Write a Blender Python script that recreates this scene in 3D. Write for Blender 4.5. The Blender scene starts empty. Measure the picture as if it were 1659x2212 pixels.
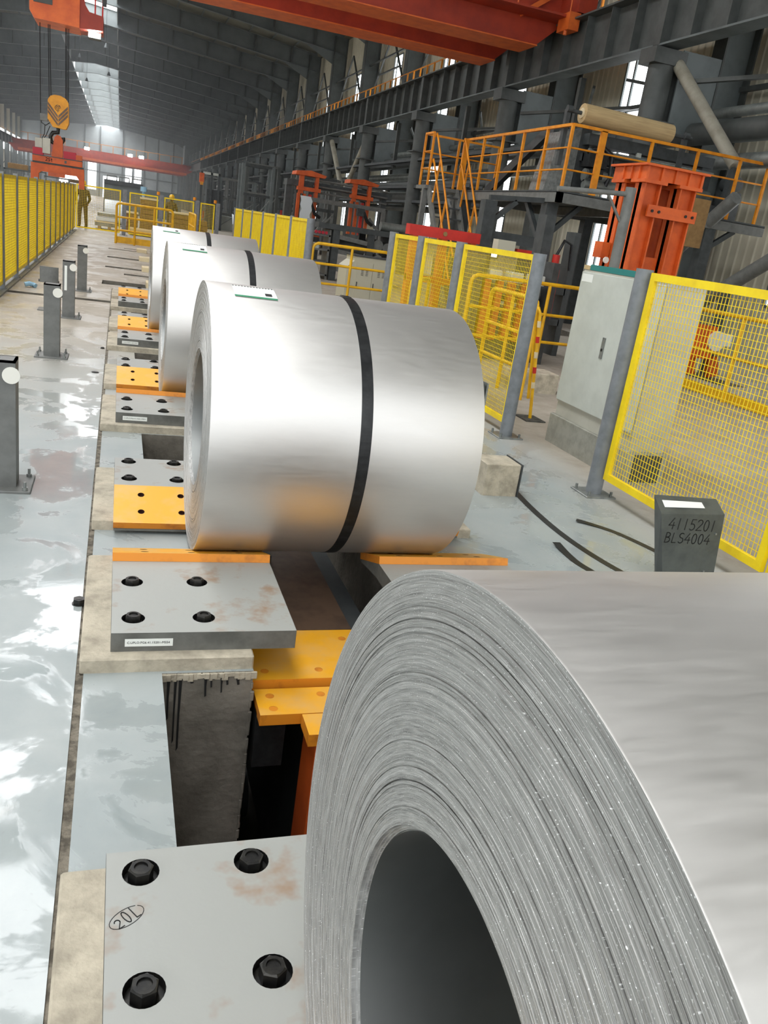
import bpy, bmesh, math, random
from mathutils import Vector, Matrix
random.seed(7)
scene = bpy.context.scene
COL = scene.collection
R = math.radians

# ------------------------------------------------------------------ camera, sky, lights, exposure
cam_d = bpy.data.cameras.new('camera')
cam_d.sensor_fit = 'VERTICAL'; cam_d.sensor_height = 24.0
cam_d.lens = 24.0 * 1765.0 / 2212.0
cam_d.clip_start = 0.02; cam_d.clip_end = 600
cam = bpy.data.objects.new('camera', cam_d); COL.objects.link(cam)
RT = [[0.9476174592422946, -0.03141480055646581, -0.3178588700117949],
      [-0.28743823689034914, 0.3500869759838403, -0.8915258657043313],
      [0.13928535785410193, 0.9361902688836745, 0.32271871581141237]]
cam.matrix_world = Matrix(((*RT[0], 0), (*RT[1], 0), (*RT[2], 1.6), (0, 0, 0, 1)))
scene.camera = cam

world = bpy.data.worlds.new('overcast'); scene.world = world; world.use_nodes = True
wb = world.node_tree.nodes['Background']
wb.inputs[0].default_value = (0.93, 0.97, 1.0, 1); wb.inputs[1].default_value = 2.0

SKYLIGHT = 7.5      # daylight through the translucent roof strips
WINDOW = 4.0         # daylight in the wall glazing
vs = scene.view_settings
vs.view_transform = 'Standard'; vs.look = 'None'; vs.gamma = 1.0; vs.exposure = 0.0
vs.use_curve_mapping = False
scene.cycles.max_bounces = 4; scene.cycles.diffuse_bounces = 3; scene.cycles.glossy_bounces = 2
scene.cycles.use_adaptive_sampling = True; scene.cycles.adaptive_threshold = 0.03
scene.cycles.sample_clamp_indirect = 6.0
scene.cycles.use_denoising = True; scene.cycles.use_light_tree = False

# ------------------------------------------------------------------ materials
MATS = {}
def nd(nt, t, **kw):
    n = nt.nodes.new(t)
    for k, v in kw.items(): setattr(n, k, v)
    return n
def mat(name, col, rough=0.5, metal=0.0, col2=None, scale=6.0, lo=0.4, hi=0.65, detail=4.0, bump=0.0, bscale=60.0,
        rough2=None, stretch=None, coat=0.0, emit=0.0, spec=None, aniso=0.0):
    m = bpy.data.materials.new(name); m.use_nodes = True
    nt = m.node_tree; b = nt.nodes['Principled BSDF']
    b.inputs['Base Color'].default_value = (*col, 1)
    b.inputs['Roughness'].default_value = rough; b.inputs['Metallic'].default_value = metal
    if coat: b.inputs['Coat Weight'].default_value = coat; b.inputs['Coat Roughness'].default_value = 0.12
    if spec is not None: b.inputs['Specular IOR Level'].default_value = spec
    if aniso: b.inputs['Anisotropic'].default_value = aniso
    if emit:
        b.inputs['Emission Color'].default_value = (*col, 1); b.inputs['Emission Strength'].default_value = emit
    if col2 is not None or bump or rough2 is not None:
        tc = nd(nt, 'ShaderNodeTexCoord'); src = tc.outputs['Object']
        if stretch:
            mp = nd(nt, 'ShaderNodeMapping'); mp.inputs['Scale'].default_value = stretch
            nt.links.new(src, mp.inputs[0]); src = mp.outputs[0]
        nz = nd(nt, 'ShaderNodeTexNoise'); nz.inputs['Scale'].default_value = scale; nz.inputs['Detail'].default_value = detail
        nz.inputs['Roughness'].default_value = 0.62
        nt.links.new(src, nz.inputs['Vector'])
        rp = nd(nt, 'ShaderNodeMapRange'); rp.inputs['From Min'].default_value = lo; rp.inputs['From Max'].default_value = hi
        nt.links.new(nz.outputs['Fac'], rp.inputs['Value'])
        if col2 is not None:
            mx = nd(nt, 'ShaderNodeMix', data_type='RGBA')
            mx.inputs[6].default_value = (*col, 1); mx.inputs[7].default_value = (*col2, 1)
            nt.links.new(rp.outputs[0], mx.inputs[0]); nt.links.new(mx.outputs[2], b.inputs['Base Color'])
        if rough2 is not None:
            mr = nd(nt, 'ShaderNodeMapRange'); mr.inputs['To Min'].default_value = rough; mr.inputs['To Max'].default_value = rough2
            nt.links.new(rp.outputs[0], mr.inputs['Value']); nt.links.new(mr.outputs[0], b.inputs['Roughness'])
        if bump:
            nb = nd(nt, 'ShaderNodeTexNoise'); nb.inputs['Scale'].default_value = bscale; nb.inputs['Detail'].default_value = 3
            nt.links.new(src, nb.inputs['Vector'])
            bp = nd(nt, 'ShaderNodeBump'); bp.inputs['Strength'].default_value = bump; bp.inputs['Distance'].default_value = 0.01
            nt.links.new(nb.outputs['Fac'], bp.inputs['Height']); nt.links.new(bp.outputs[0], b.inputs['Normal'])
    MATS[name] = m
    return m
def lin(r, g, b):
    f = lambda c: ((c / 255 + 0.055) / 1.055) ** 2.4 if c > 10 else c / 255 / 12.92
    return (f(r), f(g), f(b))

# floor: worn blue-grey epoxy, dusty patches, glossy
def floor_material():
    m = bpy.data.materials.new('epoxy_floor'); m.use_nodes = True
    nt = m.node_tree; b = nt.nodes['Principled BSDF']; L = nt.links
    ge = nd(nt, 'ShaderNodeNewGeometry')
    def noise(scale, detail=5, rg=0.6, dist=0.0):
        n = nd(nt, 'ShaderNodeTexNoise'); n.inputs['Scale'].default_value = scale; n.inputs['Detail'].default_value = detail
        n.inputs['Roughness'].default_value = rg; n.inputs['Distortion'].default_value = dist
        L.new(ge.outputs['Position'], n.inputs['Vector']); return n
    def rng(src, a, c, d=0.0, e=1.0):
        n = nd(nt, 'ShaderNodeMapRange'); n.inputs['From Min'].default_value = a; n.inputs['From Max'].default_value = c
        n.inputs['To Min'].default_value = d; n.inputs['To Max'].default_value = e; L.new(src, n.inputs['Value']); return n.outputs[0]
    def mix(fac, c1, c2):
        n = nd(nt, 'ShaderNodeMix', data_type='RGBA')
        for i, c in ((6, c1), (7, c2)):
            if isinstance(c, tuple): n.inputs[i].default_value = (*c, 1)
            else: L.new(c, n.inputs[i])
        L.new(fac, n.inputs[0]); return n.outputs[2]
    def math_(op, a, c):
        n = nd(nt, 'ShaderNodeMath', operation=op)
        for i, v in enumerate((a, c)):
            if isinstance(v, (int, float)): n.inputs[i].default_value = v
            else: L.new(v, n.inputs[i])
        n.use_clamp = True
        return n.outputs[0]
    sx = nd(nt, 'ShaderNodeSeparateXYZ'); L.new(ge.outputs['Position'], sx.inputs[0])
    big = noise(0.55, 5, 0.6, 0.4); mid = noise(3.0, 6, 0.65, 0.3); fine = noise(28, 4)
    # painted near area (blue grey) gives way to bare dusty concrete further along and beyond the right fence
    far = rng(sx.outputs['Y'], 5.5, 10.5)
    right = rng(sx.outputs['X'], 3.1, 3.7)
    bare = math_('MAXIMUM', far, right)
    bare = math_('ADD', bare, rng(big.outputs['Fac'], 0.60, 0.9, 0, 0.6))
    paint = mix(rng(mid.outputs['Fac'], 0.35, 0.75), lin(150, 158, 158), lin(166, 171, 169))
    dust = mix(rng(mid.outputs['Fac'], 0.35, 0.7), lin(178, 170, 157), lin(156, 146, 131))
    c = mix(bare, paint, dust)
    c = mix(rng(fine.outputs['Fac'], 0.66, 0.8, 0, 0.35), c, lin(120, 112, 100))
    stain = noise(1.1, 6, 0.7, 0.8)
    c = mix(rng(stain.outputs['Fac'], 0.60, 0.78, 0, 0.45), c, lin(150, 132, 108))
    L.new(c, b.inputs['Base Color'])
    # gloss: shiny film with dull islands
    g1 = rng(noise(1.7, 7, 0.65, 0.6).outputs['Fac'], 0.465, 0.515, 0.06, 0.46)
    r = math_('ADD', math_('ADD', g1, math_('MULTIPLY', bare, 0.22)), math_('MULTIPLY', right, 0.4))
    L.new(r, b.inputs['Roughness'])
    b.inputs['Specular IOR Level'].default_value = 0.6
    bp = nd(nt, 'ShaderNodeBump'); bp.inputs['Strength'].default_value = 0.022; bp.inputs['Distance'].default_value = 0.01
    L.new(noise(5, 5, 0.6, 0.5).outputs['Fac'], bp.inputs['Height']); L.new(bp.outputs[0], b.inputs['Normal'])
    MATS['floor'] = m
floor_material()

def coil_material(name, face):
    m = bpy.data.materials.new(name); m.use_nodes = True
    nt = m.node_tree; b = nt.nodes['Principled BSDF']; L = nt.links
    tc = nd(nt, 'ShaderNodeTexCoord'); sp = nd(nt, 'ShaderNodeSeparateXYZ'); L.new(tc.outputs['Object'], sp.inputs[0])
    b.inputs['Metallic'].default_value = 1.0
    if face:
        ln = nd(nt, 'ShaderNodeVectorMath', operation='LENGTH')
        cb = nd(nt, 'ShaderNodeCombineXYZ'); L.new(sp.outputs['Y'], cb.inputs[1]); L.new(sp.outputs['Z'], cb.inputs[2])
        L.new(cb.outputs[0], ln.inputs[0])
        at = nd(nt, 'ShaderNodeMath', operation='ARCTAN2'); L.new(sp.outputs['Y'], at.inputs[0]); L.new(sp.outputs['Z'], at.inputs[1])
        def polar(ang):
            c2 = nd(nt, 'ShaderNodeCombineXYZ'); L.new(ln.outputs['Value'], c2.inputs[0])
            sc = nd(nt, 'ShaderNodeMath', operation='MULTIPLY'); sc.inputs[1].default_value = ang; L.new(at.outputs[0], sc.inputs[0])
            L.new(sc.outputs[0], c2.inputs[1]); return c2.outputs[0]
        def pn(ang, scale, detail):
            n = nd(nt, 'ShaderNodeTexNoise'); n.inputs['Scale'].default_value = scale; n.inputs['Detail'].default_value = detail
            L.new(polar(ang), n.inputs['Vector']); return n.outputs['Fac']
        def mth(op, x, y):
            n = nd(nt, 'ShaderNodeMath', operation=op)
            for i, v in enumerate((x, y)):
                if isinstance(v, (int, float)): n.inputs[i].default_value = v
                else: L.new(v, n.inputs[i])
            return n.outputs[0]
        fine = pn(0.012, 900, 2); wide = pn(0.004, 150, 3); glint = pn(0.28, 620, 1)
        hf_ = mth('ADD', mth('MULTIPLY', fine, 0.62), mth('MULTIPLY', wide, 0.38))
        rp = nd(nt, 'ShaderNodeValToRGB'); e = rp.color_ramp.elements
        e[0].position = 0.30; e[0].color = (*lin(120, 119, 116), 1); e[1].position = 0.72; e[1].color = (*lin(206, 205, 202), 1)
        k = e.new(0.5); k.color = (*lin(172, 171, 168), 1)
        L.new(hf_, rp.inputs[0])
        gl = nd(nt, 'ShaderNodeMapRange'); gl.inputs['From Min'].default_value = 0.66; gl.inputs['From Max'].default_value = 0.74; L.new(glint, gl.inputs['Value'])
        mg = nd(nt, 'ShaderNodeMix', data_type='RGBA'); mg.inputs[7].default_value = (*lin(250, 250, 248), 1)  # small white glints painted into the wrap colour
        L.new(gl.outputs[0], mg.inputs[0]); L.new(rp.outputs[0], mg.inputs[6]); L.new(mg.outputs[2], b.inputs['Base Color'])
        class hf: outputs = [hf_]
        b.inputs['Roughness'].default_value = 0.5; b.inputs['Metallic'].default_value = 0.55
        bp = nd(nt, 'ShaderNodeBump'); bp.inputs['Strength'].default_value = 0.4; bp.inputs['Distance'].default_value = 0.001
        L.new(hf.outputs[0], bp.inputs['Height']); L.new(bp.outputs[0], b.inputs['Normal'])
    else:
        mp = nd(nt, 'ShaderNodeMapping'); mp.inputs['Scale'].default_value = (1.0, 6, 6); L.new(tc.outputs['Object'], mp.inputs[0])
        nz = nd(nt, 'ShaderNodeTexNoise'); nz.inputs['Scale'].default_value = 9; nz.inputs['Detail'].default_value = 6
        nz.inputs['Roughness'].default_value = 0.7
        L.new(mp.outputs[0], nz.inputs['Vector'])
        mx = nd(nt, 'ShaderNodeMix', data_type='RGBA'); mx.inputs[6].default_value = (*lin(212, 209, 205), 1); mx.inputs[7].default_value = (*lin(224, 221, 217), 1)
        L.new(nz.outputs['Fac'], mx.inputs[0]); L.new(mx.outputs[2], b.inputs['Base Color'])
        mr = nd(nt, 'ShaderNodeMapRange'); mr.inputs['From Min'].default_value = 0.3; mr.inputs['From Max'].default_value = 0.7
        mr.inputs['To Min'].default_value = 0.40; mr.inputs['To Max'].default_value = 0.48; b.inputs['Metallic'].default_value = 0.9
        L.new(nz.outputs['Fac'], mr.inputs['Value']); L.new(mr.outputs[0], b.inputs['Roughness'])
    MATS[name] = m
coil_material('coil_skin', False); coil_material('coil_edge', True)

mat('coil_bore', lin(172, 174, 172), 0.40, metal=1.0, col2=lin(158, 160, 158), scale=3)
mat('concrete', lin(194, 184, 164), 0.85, col2=lin(158, 149, 132), scale=9, bump=0.5, bscale=45)
mat('plate_paint', lin(162, 163, 158), 0.42, col2=lin(150, 124, 100), scale=6, lo=0.56, hi=0.74, bump=0.08, bscale=30, rough2=0.6)
mat('plate_side', lin(112, 112, 107), 0.6, col2=lin(92, 92, 87), scale=9, bump=0.1)
mat('orange_pad', lin(236, 168, 34), 0.42, col2=lin(222, 172, 96), scale=5, lo=0.42, hi=0.7)
mat('orange_edge', lin(220, 136, 32), 0.5, col2=lin(160, 88, 26), scale=10, lo=0.5, hi=0.8)
mat('black_oxide', lin(38, 38, 38), 0.34, metal=0.5, col2=lin(58, 56, 52), scale=40)
mat('dark_hole', lin(60, 28, 16), 0.8)
mat('black_band', lin(30, 31, 32), 0.4, metal=0.3, col2=lin(46, 47, 48), scale=20)
mat('paper', lin(236, 238, 232), 0.6)
mat('green_ink', lin(40, 130, 90), 0.6)
mat('ink', lin(24, 24, 24), 0.7)
mat('grey_paint', lin(115, 116, 113), 0.5, col2=lin(99, 100, 97), scale=8)
mat('fence_grey', lin(128, 132, 136), 0.45, col2=lin(110, 114, 117), scale=8)
mat('dark_grey', lin(70, 74, 75), 0.55, col2=lin(56, 60, 61), scale=6)
mat('marker_grey', lin(84, 88, 85), 0.4, col2=lin(70, 74, 72), scale=9)
mat('galvanised', lin(150, 153, 150), 0.4, metal=0.6, col2=lin(120, 124, 122), scale=14)
mat('yellow', lin(250, 220, 18), 0.45, col2=lin(236, 202, 20), scale=6)
mat('rail_yellow', lin(238, 184, 22), 0.45, col2=lin(214, 160, 22), scale=5)
mat('rail_orange', lin(236, 150, 24), 0.45, col2=lin(214, 128, 20), scale=5)
mat('gantry_orange', lin(216, 96, 34), 0.5, col2=lin(192, 80, 28), scale=4)
mat('crane_orange', lin(232, 112, 44), 0.5, col2=lin(212, 94, 38), scale=3)
mat('crane_red', lin(178, 62, 36), 0.5, col2=lin(156, 52, 32), scale=2)
mat('magenta_red', lin(176, 30, 50), 0.5)
mat('signal_red', lin(206, 44, 30), 0.5, col2=lin(184, 36, 26), scale=4)
mat('hook_yellow', lin(232, 160, 32), 0.5, col2=lin(206, 136, 26), scale=4)
mat('steel_dark', lin(84, 87, 85), 0.55, col2=lin(70, 73, 71), scale=2.5)
mat('steel_blue', lin(108, 115, 115), 0.55, col2=lin(92, 98, 98), scale=1.5)
mat('rafter_paint', lin(108, 114, 114), 0.55, col2=lin(95, 101, 101), scale=1.0)
mat('roof_sheet', lin(128, 126, 112), 0.6, col2=lin(106, 105, 96), scale=0.8)
mat('cladding', lin(222, 216, 196), 0.6, col2=lin(206, 200, 180), scale=0.7)
mat('brace_grey', lin(160, 155, 140), 0.6, col2=lin(140, 135, 120), scale=3)
mat('lifter_orange', lin(206, 92, 34), 0.5, col2=lin(182, 78, 30), scale=4)
mat('baffle_white', lin(196, 200, 200), 0.6)  # pale, so the added roof baffles bounce light onto the rafters
mat('end_cladding', lin(190, 198, 200), 0.6, col2=lin(172, 180, 184), scale=0.5)
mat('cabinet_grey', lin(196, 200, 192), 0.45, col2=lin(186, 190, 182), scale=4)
mat('cabinet_shade', lin(186, 184, 172), 0.5, col2=lin(176, 174, 162), scale=4)  # darker cabinet grey, the shade of its side face put into the colour
mat('plinth_steel', lin(172, 172, 162), 0.4, metal=0.3, col2=lin(150, 150, 140), scale=10)
mat('teal', lin(30, 120, 116), 0.5)
mat('beige_desk', lin(196, 192, 172), 0.5)
mat('kraft', lin(196, 170, 124), 0.7, col2=lin(176, 150, 108), scale=5, stretch=(0.4, 6, 6))
mat('carton', lin(150, 118, 74), 0.8, col2=lin(130, 100, 62), scale=8)
mat('cream', lin(222, 206, 170), 0.7)
mat('pipe_clad', lin(150, 154, 150), 0.4, metal=0.5, col2=lin(120, 124, 120), scale=4)
mat('brown_steel', lin(108, 86, 70), 0.38, metal=0.3, col2=lin(84, 68, 58), scale=4, rough2=0.55)
mat('rope', lin(24, 24, 24), 0.7)
mat('white_disc', lin(232, 230, 220), 0.5)
mat('plastic_film', lin(214, 222, 226), 0.15)
mat('cloth', lin(84, 70, 46), 0.9, col2=lin(68, 56, 36), scale=14)
mat('skin', lin(170, 120, 92), 0.6)
mat('helmet', lin(232, 180, 40), 0.35)
mat('blue_film', lin(150, 190, 214), 0.2)
mat('skylight_panel', (0.97, 0.985, 1.0), 0.6, emit=SKYLIGHT)
mat('window_pane', (0.95, 0.98, 1.0), 0.3, emit=WINDOW)
mat('lamp_glow', (1.0, 1.0, 0.98), 0.4, emit=60.0)
mat('rubble', lin(84, 84, 78), 0.9, col2=lin(60, 60, 56), scale=14, bump=1.0, bscale=30)
mat('wood', lin(170, 140, 100), 0.8, col2=lin(140, 112, 78), scale=9)
mat('joint_filler', lin(132, 124, 110), 0.95, col2=lin(86, 80, 70), scale=22, lo=0.42, hi=0.6, bump=0.8, bscale=60)
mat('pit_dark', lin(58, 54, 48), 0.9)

# ------------------------------------------------------------------ builders
def wloc(o):
    v = Vector((0, 0, 0))
    while o is not None:
        v = v + o.location; o = o.parent
    return v
class MB:
    def __init__(s): s.v = []; s.f = []; s.m = []; s.slots = []; s.cur = 0; s.smooth = set()
    def use(s, name):
        if name not in s.slots: s.slots.append(name)
        s.cur = s.slots.index(name); return s
    def add(s, verts, faces, smooth=False):
        n = len(s.v); s.v += [tuple(p) for p in verts]
        for f in faces:
            if smooth: s.smooth.add(len(s.f))
            s.f.append(tuple(i + n for i in f)); s.m.append(s.cur)
        return s
    def box(s, x0, x1, y0, y1, z0, z1):
        return s.add([(x0, y0, z0), (x1, y0, z0), (x1, y1, z0), (x0, y1, z0), (x0, y0, z1), (x1, y0, z1), (x1, y1, z1), (x0, y1, z1)],
                     [(0, 3, 2, 1), (4, 5, 6, 7), (0, 1, 5, 4), (1, 2, 6, 5), (2, 3, 7, 6), (3, 0, 4, 7)])
    def bevbox(s, x0, x1, y0, y1, z0, z1, b=0.004):
        # box with chamfered vertical and top edges
        p = [(x0 + b, y0), (x1 - b, y0), (x1, y0 + b), (x1, y1 - b), (x1 - b, y1), (x0 + b, y1), (x0, y1 - b), (x0, y0 + b)]
        q = [(x0 + 2 * b, y0 + b), (x1 - 2 * b, y0 + b), (x1 - b, y0 + 2 * b), (x1 - b, y1 - 2 * b), (x1 - 2 * b, y1 - b), (x0 + 2 * b, y1 - b), (x0 + b, y1 - 2 * b), (x0 + b, y0 + 2 * b)]
        vs_ = [(a, c, z0) for a, c in p] + [(a, c, z1 - b) for a, c in p] + [(a, c, z1) for a, c in q]
        fs = [tuple(reversed(range(8)))] + [(i, (i + 1) % 8, 8 + (i + 1) % 8, 8 + i) for i in range(8)] + \
             [(8 + i, 8 + (i + 1) % 8, 16 + (i + 1) % 8, 16 + i) for i in range(8)] + [tuple(range(16, 24))]
        return s.add(vs_, fs)
    def beam(s, p0, p1, w, h, up=(0, 0, 1)):
        a, b = Vector(p0), Vector(p1); d = (b - a).normalized(); u = Vector(up)
        r = d.cross(u)
        if r.length < 1e-4: r = d.cross(Vector((1, 0, 0)))
        r.normalize(); u = r.cross(d).normalized()
        vs_ = [q + r * (sx * w / 2) + u * (sz * h / 2) for q in (a, b) for sx, sz in ((-1, -1), (1, -1), (1, 1), (-1, 1))]
        return s.add(vs_, [(0, 1, 2, 3), (7, 6, 5, 4), (0, 4, 5, 1), (1, 5, 6, 2), (2, 6, 7, 3), (3, 7, 4, 0)])
    def tube(s, p0, p1, r, n=10, r2=None, caps=True):
        a, b = Vector(p0), Vector(p1); d = (b - a).normalized()
        t = Vector((0, 0, 1)) if abs(d.z) < 0.9 else Vector((1, 0, 0))
        x = d.cross(t).normalized(); y = d.cross(x); r2 = r if r2 is None else r2
        vs_ = [a + (x * math.cos(k * 2 * math.pi / n) + y * math.sin(k * 2 * math.pi / n)) * r for k in range(n)] + \
              [b + (x * math.cos(k * 2 * math.pi / n) + y * math.sin(k * 2 * math.pi / n)) * r2 for k in range(n)]
        s.add(vs_, [(k, k + n, (k + 1) % n + n, (k + 1) % n) for k in range(n)], smooth=True)
        if caps: s.add(vs_, [tuple(range(n)), tuple(reversed(range(n, 2 * n)))])
        return s
    def path(s, pts, r, n=8):
        P = [Vector(p) for p in pts]; rings = []
        prev = None
        for i, p in enumerate(P):
            d = ((P[min(i + 1, len(P) - 1)] - P[max(i - 1, 0)])).normalized()
            if prev is None:
                t = Vector((0, 0, 1)) if abs(d.z) < 0.9 else Vector((1, 0, 0)); x = d.cross(t).normalized()
            else:
                x = (prev - d * prev.dot(d)).normalized()
            prev = x; y = d.cross(x)
            rings.append([p + (x * math.cos(k * 2 * math.pi / n) + y * math.sin(k * 2 * math.pi / n)) * r for k in range(n)])
        vs_ = [v for rg in rings for v in rg]; fs = []
        for i in range(len(P) - 1):
            fs += [(i * n + k, (i + 1) * n + k, (i + 1) * n + (k + 1) % n, i * n + (k + 1) % n) for k in range(n)]
        s.add(vs_, fs, smooth=True)
        s.add(rings[0], [tuple(range(n))]); s.add(rings[-1], [tuple(reversed(range(n)))])
        return s
    def prism(s, poly, axis, a, b):
        # poly: 2D outline in the two other axes (x: (y,z); y: (x,z); z: (x,y))
        def P(u, v, t): return {'x': (t, u, v), 'y': (u, t, v), 'z': (u, v, t)}[axis]
        n = len(poly)
        vs_ = [P(u, v, a) for u, v in poly] + [P(u, v, b) for u, v in poly]
        return s.add(vs_, [tuple(range(n)), tuple(reversed(range(n, 2 * n)))] + [(i, i + n, (i + 1) % n + n, (i + 1) % n) for i in range(n)])
    def disc(s, c, nrm, r, n=20, thick=0.0):
        c = Vector(c); d = Vector(nrm).normalized()
        return s.tube(c, c + d * max(thick, 1e-4), r, n)
    def lathe_x(s, prof, yc, zc, n=96, closed=False):
        # prof: list of (x, r); surface of revolution about the x axis
        vs_ = [(x, yc + r * math.cos(2 * math.pi * k / n), zc + r * math.sin(2 * math.pi * k / n)) for x, r in prof for k in range(n)]
        fs = []
        m = len(prof)
        for i in range(m if closed else m - 1):
            j = (i + 1) % m
            fs += [(i * n + k, j * n + k, j * n + (k + 1) % n, i * n + (k + 1) % n) for k in range(n)]
        return s.add(vs_, fs)
    def build(s, name, material=None, parent=None, origin=None, bevel=0, smooth_all=False):
        me = bpy.data.meshes.new(name)
        if origin is None:
            if parent is not None: origin = wloc(parent)
            else:
                xs = [p[0] for p in s.v]; ys = [p[1] for p in s.v]; zs = [p[2] for p in s.v]
                origin = Vector(((min(xs) + max(xs)) / 2, (min(ys) + max(ys)) / 2, min(zs)))
        origin = Vector(origin)
        me.from_pydata([(p[0] - origin.x, p[1] - origin.y, p[2] - origin.z) for p in s.v], [], s.f)
        if s.slots:
            for k in s.slots: me.materials.append(MATS[k])
            me.polygons.foreach_set('material_index', s.m)
        elif material: me.materials.append(MATS[material])
        if smooth_all: me.polygons.foreach_set('use_smooth', [True] * len(s.f))
        elif s.smooth:
            me.polygons.foreach_set('use_smooth', [i in s.smooth for i in range(len(s.f))])
        bm = bmesh.new(); bm.from_mesh(me); bmesh.ops.recalc_face_normals(bm, faces=bm.faces); bm.to_mesh(me); bm.free()
        me.update()
        o = bpy.data.objects.new(name, me); COL.objects.link(o)
        if parent is not None:
            o.parent = parent; o.location = origin - wloc(parent)
        else: o.location = origin
        return o
def tag(o, label=None, cat=None, group=None, kind=None):
    if label: o['label'] = label
    if cat: o['category'] = cat
    if group: o['group'] = group
    if kind: o['kind'] = kind
    return o
def thing(name, loc, label, cat, group=None):
    o = bpy.data.objects.new(name, None); COL.objects.link(o); o.location = loc; o.empty_display_size = 0.1
    return tag(o, label, cat, group)
def struct(o): o['kind'] = 'structure'; return o
def copy_tree(o, parent=None, offset=(0, 0, 0), label=None):
    c = o.copy(); COL.objects.link(c); c.parent = parent
    if parent is None: c.location = o.location + Vector(offset)
    if label: c['label'] = label
    for ch in list(o.children): copy_tree(ch, c)
    return c
ORD = ['nearest', 'second', 'third', 'fourth', 'fifth', 'sixth', 'seventh', 'eighth', 'ninth', 'tenth', 'eleventh', 'twelfth', 'thirteenth', 'fourteenth', 'fifteenth']

def holed(mb, u0, u1, v0, v1, holes, r, depth, P, n=16, topmat=None, wallmat=None, botmat=None):
    """flat panel in the (u,v) plane with round blind holes; P(u,v,d) maps to space, d is depth below the face"""
    g = r * 1.25
    us = sorted({u0, u1, *[h[0] - g for h in holes], *[h[0] + g for h in holes]})
    vv = sorted({v0, v1, *[h[1] - g for h in holes], *[h[1] + g for h in holes]})
    for i in range(len(us) - 1):
        for j in range(len(vv) - 1):
            a, b, c, d = us[i], us[i + 1], vv[j], vv[j + 1]
            hs = [h for h in holes if a - 1e-6 <= h[0] - g and h[0] + g <= b + 1e-6 and c - 1e-6 <= h[1] - g and h[1] + g <= d + 1e-6]
            if topmat: mb.use(topmat)
            if not hs:
                mb.add([P(a, c, 0), P(b, c, 0), P(b, d, 0), P(a, d, 0)], [(0, 1, 2, 3)]); continue
            hx, hy = hs[0]; sq = []; ci = []
            for k in range(n):
                t = 2 * math.pi * k / n; cx, sy = math.cos(t), math.sin(t); q = g / max(abs(cx), abs(sy))
                sq.append((hx + cx * q, hy + sy * q)); ci.append((hx + cx * r, hy + sy * r))
            mb.add([P(*p, 0) for p in sq] + [P(*p, 0) for p in ci], [(k, (k + 1) % n, n + (k + 1) % n, n + k) for k in range(n)])
            if wallmat: mb.use(wallmat)
            mb.add([P(*p, 0) for p in ci] + [P(*p, depth) for p in ci], [(k, (k + 1) % n, n + (k + 1) % n, n + k) for k in range(n)])
            if botmat: mb.use(botmat)
            mb.add([P(*p, depth) for p in ci], [tuple(range(n))])

def strokes(mb, lines, P, w=0.004, d=0.0015):
    """pen or chisel strokes: polylines in a (u,v) plane as thin raised boxes; P(u,v,d)"""
    for ln in lines:
        for (a, b), (c, e) in zip(ln[:-1], ln[1:]):
            dx, dy = c - a, e - b; l = math.hypot(dx, dy) or 1e-6; px, py = -dy / l * w / 2, dx / l * w / 2; ex, ey = dx / l * w / 3, dy / l * w / 3
            q = [(a - ex + px, b - ey + py), (a - ex - px, b - ey - py), (c + ex - px, e + ey - py), (c + ex + px, e + ey + py)]
            mb.add([P(u, v, 0) for u, v in q] + [P(u, v, d) for u, v in q],
                   [(0, 1, 2, 3), (4, 5, 6, 7), (0, 1, 5, 4), (1, 2, 6, 5), (2, 3, 7, 6), (3, 0, 4, 7)])
def arc(cx, cy, rx, ry, a0, a1, n=10):
    return [(cx + rx * math.cos(R(a0 + (a1 - a0) * k / n)), cy + ry * math.sin(R(a0 + (a1 - a0) * k / n))) for k in range(n + 1)]
GL = {  # hand lettering, cell 0.6 x 1
    '4': [[(0.42, 1), (0.0, 0.35), (0.6, 0.35)], [(0.45, 0.62), (0.42, 0.0)]],
    '1': [[(0.3, 1), (0.28, 0.0)]],
    '5': [[(0.55, 0.98), (0.15, 0.98), (0.1, 0.56)] + arc(0.26, 0.3, 0.27, 0.29, 100, -140, 8)],
    '2': [arc(0.3, 0.74, 0.25, 0.25, 165, -30, 8) + [(0.02, 0.02), (0.58, 0.02)]],
    '0': [arc(0.3, 0.5, 0.24, 0.5, 90, 450, 14)],
    'B': [[(0.08, 0.98), (0.05, 0.02)], [(0.08, 0.98)] + arc(0.25, 0.76, 0.24, 0.22, 90, -90, 6) + [(0.08, 0.52)], [(0.08, 0.52)] + arc(0.25, 0.27, 0.3, 0.25, 90, -90, 6) + [(0.05, 0.02)]],
    'L': [[(0.12, 0.98), (0.08, 0.03), (0.5, 0.03)]],
    'S': [arc(0.33, 0.76, 0.24, 0.23, 40, 250, 8) + arc(0.29, 0.27, 0.26, 0.26, 70, -150, 8)],
    't': [[(0.25, 0.95), (0.25, 0.15), (0.45, 0.03)], [(0.05, 0.68), (0.5, 0.68)]],
}
def write(mb, text, u, v, h, P, w=0.004, d=0.0015, adv=0.78, slope=0.0):
    for k, ch in enumerate(text):
        if ch in GL:
            strokes(mb, [[(u + (x + k * adv) * h, v + y * h + slope * (k * adv) * h) for x, y in ln] for ln in GL[ch]], P, w, d)
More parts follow.
